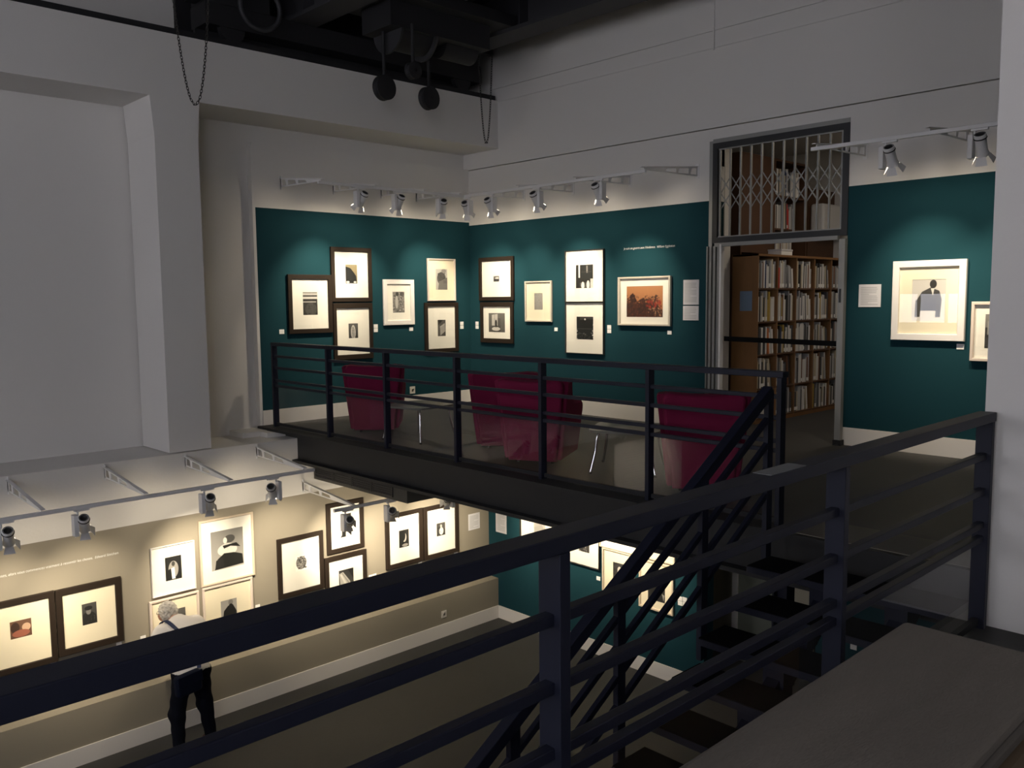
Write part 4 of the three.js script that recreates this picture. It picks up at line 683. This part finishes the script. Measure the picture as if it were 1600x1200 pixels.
function mesher(f, lo, hi, cell) {           // naive surface nets
  const n = [0, 1, 2].map(i => Math.ceil((hi[i] - lo[i]) / cell) + 1), id = (i, j, k) => i + n[0] * (j + n[1] * k), val = new Float32Array(n[0] * n[1] * n[2]);
  for (let k = 0; k < n[2]; k++) for (let j = 0; j < n[1]; j++) for (let i = 0; i < n[0]; i++) val[id(i, j, k)] = f([lo[0] + i * cell, lo[1] + j * cell, lo[2] + k * cell]);
  const vi = new Int32Array(val.length).fill(-1), pos = [], idx = [], C = [[0, 0, 0], [1, 0, 0], [0, 1, 0], [1, 1, 0], [0, 0, 1], [1, 0, 1], [0, 1, 1], [1, 1, 1]], E2 = [[0, 1], [2, 3], [4, 5], [6, 7], [0, 2], [1, 3], [4, 6], [5, 7], [0, 4], [1, 5], [2, 6], [3, 7]];
  for (let k = 0; k < n[2] - 1; k++) for (let j = 0; j < n[1] - 1; j++) for (let i = 0; i < n[0] - 1; i++) {
    const v = C.map(c => val[id(i + c[0], j + c[1], k + c[2])]); let s = [0, 0, 0], m = 0;
    for (const [a, b] of E2) if ((v[a] < 0) !== (v[b] < 0)) { const t = v[a] / (v[a] - v[b]); for (let q = 0; q < 3; q++) s[q] += C[a][q] + (C[b][q] - C[a][q]) * t; m++; }
    if (m) { vi[id(i, j, k)] = pos.length / 3; pos.push(lo[0] + (i + s[0] / m) * cell, lo[1] + (j + s[1] / m) * cell, lo[2] + (k + s[2] / m) * cell); }
  }
  for (let k = 1; k < n[2] - 1; k++) for (let j = 1; j < n[1] - 1; j++) for (let i = 1; i < n[0] - 1; i++) {
    const a = val[id(i, j, k)] < 0;
    const quad = (q, flip) => { if (q.some(z => vi[z] < 0)) return; const [A, B, Cc, D] = q.map(z => vi[z]); flip ? idx.push(A, Cc, B, A, D, Cc) : idx.push(A, B, Cc, A, Cc, D); };
    if (a !== val[id(i + 1, j, k)] < 0) quad([id(i, j - 1, k - 1), id(i, j, k - 1), id(i, j, k), id(i, j - 1, k)], !a);
    if (a !== val[id(i, j + 1, k)] < 0) quad([id(i - 1, j, k - 1), id(i - 1, j, k), id(i, j, k), id(i, j, k - 1)], !a);
    if (a !== val[id(i, j, k + 1)] < 0) quad([id(i - 1, j - 1, k), id(i, j - 1, k), id(i, j, k), id(i - 1, j, k)], !a);
  }
  const g = new THREE.BufferGeometry(); g.setAttribute('position', new THREE.Float32BufferAttribute(pos, 3)); g.setIndex(idx); g.computeVertexNormals();
  const uv = new Float32Array(pos.length / 3 * 2); for (let i = 0; i < pos.length / 3; i++) { uv[i * 2] = pos[i * 3] + pos[i * 3 + 2]; uv[i * 2 + 1] = pos[i * 3 + 1]; } g.setAttribute('uv', new THREE.BufferAttribute(uv, 2));
  return g;
}
{
  // local frame: feet on y = 0, faces -z (the wall); x to the visitor's right
  const o = thing('person', 'white haired person in white shirt and dark trousers bending towards the prints', 'person', undefined, [3.82, LOW, -9.2], 0.12);
  const lh = [-0.10, 0.93, 0.03], rh = [0.10, 0.93, 0.03], lk = [-0.17, 0.5, 0.0], rk = [0.17, 0.5, 0.0], la = [-0.19, 0.09, 0.06], ra = [0.21, 0.09, 0.04];
  const waist = [0, 1.06, 0.01], chest = [0, 1.32, -0.13], neck = [-0.01, 1.47, -0.26], head = [-0.03, 1.53, -0.37];
  const ls = [-0.19, 1.37, -0.2], rs = [0.19, 1.37, -0.17], le = [-0.26, 1.11, -0.3], re = [0.25, 1.1, -0.2], lw = [-0.12, 1.2, -0.46], rw = [0.16, 0.98, -0.38];
  const legs = blend([capsule(lh, lk, 0.098, 0.068), capsule(rh, rk, 0.098, 0.068), capsule(lk, la, 0.066, 0.05), capsule(rk, ra, 0.066, 0.05), ellipsoid([0, 0.95, 0.05], [0.185, 0.14, 0.14])], 0.06);
  const torso = blend([ellipsoid([0, 1.06, 0.0], [0.165, 0.13, 0.12]), ellipsoid([0, 1.27, -0.1], [0.19, 0.17, 0.125]), capsule(ls, rs, 0.075, 0.075), capsule(chest, neck, 0.09, 0.058)], 0.1);
  const arms = blend([capsule(ls, le, 0.06, 0.046), capsule(rs, re, 0.06, 0.046), capsule(le, lw, 0.043, 0.031), capsule(re, rw, 0.043, 0.031)], 0.03);
  const headF = blend([ellipsoid(head, [0.076, 0.108, 0.095]), ellipsoid([-0.045, 1.485, -0.43], [0.055, 0.065, 0.05]), capsule([-0.052, 1.50, -0.468], [-0.06, 1.47, -0.492], 0.013, 0.016), capsule(neck, head, 0.058, 0.056), ellipsoid([0.047, 1.515, -0.355], [0.016, 0.032, 0.022]), ellipsoid([-0.108, 1.515, -0.375], [0.016, 0.032, 0.022]), capsule([-0.065, 1.445, -0.472], [-0.03, 1.445, -0.476], 0.009, 0.009)], 0.02);
  const fingers = (w, dir, s) => { const fs = [capsule(w, [w[0] + dir[0] * 0.08, w[1] + dir[1] * 0.08, w[2] + dir[2] * 0.08], 0.028, 0.034)]; for (let k = 0; k < 4; k++) { const b = [w[0] + dir[0] * 0.08 + (k - 1.5) * 0.019 * s, w[1] + dir[1] * 0.08, w[2] + dir[2] * 0.08], L = [0.062, 0.074, 0.07, 0.055][k], m = [b[0] + dir[0] * L * 0.55, b[1] + dir[1] * L * 0.55 - 0.006, b[2] + dir[2] * L * 0.55]; fs.push(capsule(b, m, 0.0095, 0.0085)); fs.push(capsule(m, [m[0] + dir[0] * L * 0.35, m[1] + dir[1] * L * 0.35 - 0.024, m[2] + dir[2] * L * 0.35], 0.0085, 0.0075)); } fs.push(capsule([w[0] + dir[0] * 0.03 - 0.028 * s, w[1] + dir[1] * 0.03, w[2] + dir[2] * 0.03], [w[0] + dir[0] * 0.09 - 0.052 * s, w[1] + dir[1] * 0.09, w[2] + dir[2] * 0.09], 0.011, 0.009)); return blend(fs, 0.008); };
  const dl = [0.35, 0.35, -0.87], dr = [-0.1, -0.75, -0.65];
  const body = mesher(blend([legs, torso, arms], 0.05), [-0.45, 0.02, -0.62], [0.45, 1.62, 0.35], 0.016);
  const hands = [mesher(fingers(lw, dl, 1), [-0.26, 1.08, -0.68], [0.06, 1.36, -0.38], 0.0045), mesher(fingers(rw, dr, -1), [0.0, 0.76, -0.58], [0.3, 1.06, -0.3], 0.0045)];
  part('body', [body, mesher(headF, [-0.2, 1.36, -0.56], [0.12, 1.7, -0.2], 0.005), ...hands], MAT.skin, o);
  const inflate = (f, t) => p => f(p) - t, wob = p => 0.004 * Math.sin(p[1] * 38 + p[0] * 21) + 0.003 * Math.sin(p[2] * 31 - p[1] * 17);
  const cut = (f, g) => p => Math.max(f(p), g(p));
  part('shirt', mesher(cut(p => blend([torso, arms, ellipsoid([0, 0.95, 0.045], [0.18, 0.13, 0.135])], 0.06)(p) - 0.026 - wob(p), p => Math.max(0.965 - p[1] + 0.02 * Math.sin(p[0] * 20), dot(sub(p, neck), [-0.1, 0.62, -0.78]) - 0.0, -(Math.hypot(...sub(p, lw)) - 0.05), -(Math.hypot(...sub(p, rw)) - 0.05))), [-0.42, 0.84, -0.55], [0.42, 1.56, 0.26], 0.011), MAT.shirt, o);
  part('trousers', mesher(cut(p => legs(p) - 0.013 - wob(p) * 0.8, p => Math.max(p[1] - 1.04, 0.05 - p[1])), [-0.36, 0.03, -0.22], [0.38, 1.08, 0.3], 0.012), MAT.trousers, o);
  const hairF = p => Math.max(smin(ellipsoid([-0.028, 1.555, -0.352], [0.099, 0.108, 0.108])(p), ellipsoid([-0.02, 1.5, -0.315], [0.084, 0.08, 0.062])(p), 0.03) - 0.009 * Math.sin(p[0] * 95 + 2) * Math.sin(p[1] * 88) * Math.sin(p[2] * 91) - 0.003 * Math.sin(p[0] * 210) * Math.sin(p[1] * 190), -(ellipsoid([-0.05, 1.49, -0.455], [0.075, 0.085, 0.06])(p)));
  part('hair', mesher(hairF, [-0.18, 1.38, -0.5], [0.12, 1.72, -0.2], 0.0055), MAT.hair, o);
  for (const [a, s] of [[la, -1], [ra, 1]]) {
    const sh = part('shoe', mesher(p => Math.max(smin(ellipsoid([a[0] + s * 0.01, 0.045, a[2] - 0.08], [0.048, 0.05, 0.12])(p), ellipsoid([a[0], 0.06, a[2]], [0.044, 0.06, 0.065])(p), 0.04), 0.004 - p[1]), [a[0] - 0.09, -0.01, a[2] - 0.25], [a[0] + 0.1, 0.16, a[2] + 0.12], 0.008), MAT.shoe, o);
    part('sole', rb(a[0] - 0.045 + s * 0.006, 0.0, a[2] - 0.2, a[0] + 0.045 + s * 0.006, 0.012, a[2] + 0.065, 0.005), MAT.black, sh);
  }
  const gl = part('spectacles', [new THREE.TorusGeometry(0.022, 0.002, 6, 16).rotateY(0.3).translate(-0.075, 1.51, -0.482), new THREE.TorusGeometry(0.022, 0.002, 6, 16).rotateY(-0.3).translate(-0.02, 1.51, -0.485), rod(V(-0.098, 1.515, -0.475), V(-0.112, 1.52, -0.38), 0.002), rod(V(0.004, 1.515, -0.478), V(0.05, 1.52, -0.36), 0.002)], MAT.black, o);
  // bag worn across the back
  const b = thing('shoulder_bag', 'navy shoulder bag slung at the hip of the bending person', 'bag', undefined, [3.82, LOW, -9.2], 0.12);
  part('bag_body', new RoundedBoxGeometry(0.3, 0.24, 0.1, 4, 0.04).rotateZ(0.06).translate(-0.17, 0.93, 0.262), MAT.bag, b);
  part('flap', new RoundedBoxGeometry(0.29, 0.13, 0.02, 3, 0.009).rotateZ(0.06).translate(-0.17, 0.985, 0.313), MAT.bag, b);
  const skinF = blend([torso, arms, ellipsoid([0, 0.95, 0.045], [0.18, 0.13, 0.135])], 0.06);
  const push = q => { for (let k = 0; k < 6; k++) { const p = q.toArray(), e = 0.004, d = skinF(p) - 0.036, gr = V(...[0, 1, 2].map(n => { const a = [...p], c = [...p]; a[n] += e; c[n] -= e; return skinF(a) - skinF(c); })).normalize(); q.addScaledVector(gr, -d); } return q; };
  const sp = [V(-0.15, 1.36, -0.32), V(-0.13, 1.46, -0.22), V(-0.1, 1.42, -0.06), V(-0.02, 1.28, 0.05), V(0.03, 1.12, 0.12), V(0.0, 1.03, 0.2)].map((q, n) => n < 5 ? push(q) : q), cv = new THREE.CatmullRomCurve3(sp), sg = [];
  for (let i = 0; i < 36; i++) { const a = cv.getPoint(i / 36), c = cv.getPoint((i + 1) / 36); if (i < 28) { push(a); push(c); } sg.push(bar(a, c.clone().addScaledVector(c.clone().sub(a), 0.2), 0.045, 0.008)); }
  part('strap', sg, MAT.strap, b);
}

scene.traverse(o => { if (o.isLight && o.shadow && !o.isRectAreaLight) o.castShadow = true; });
renderer.render(scene, camera);
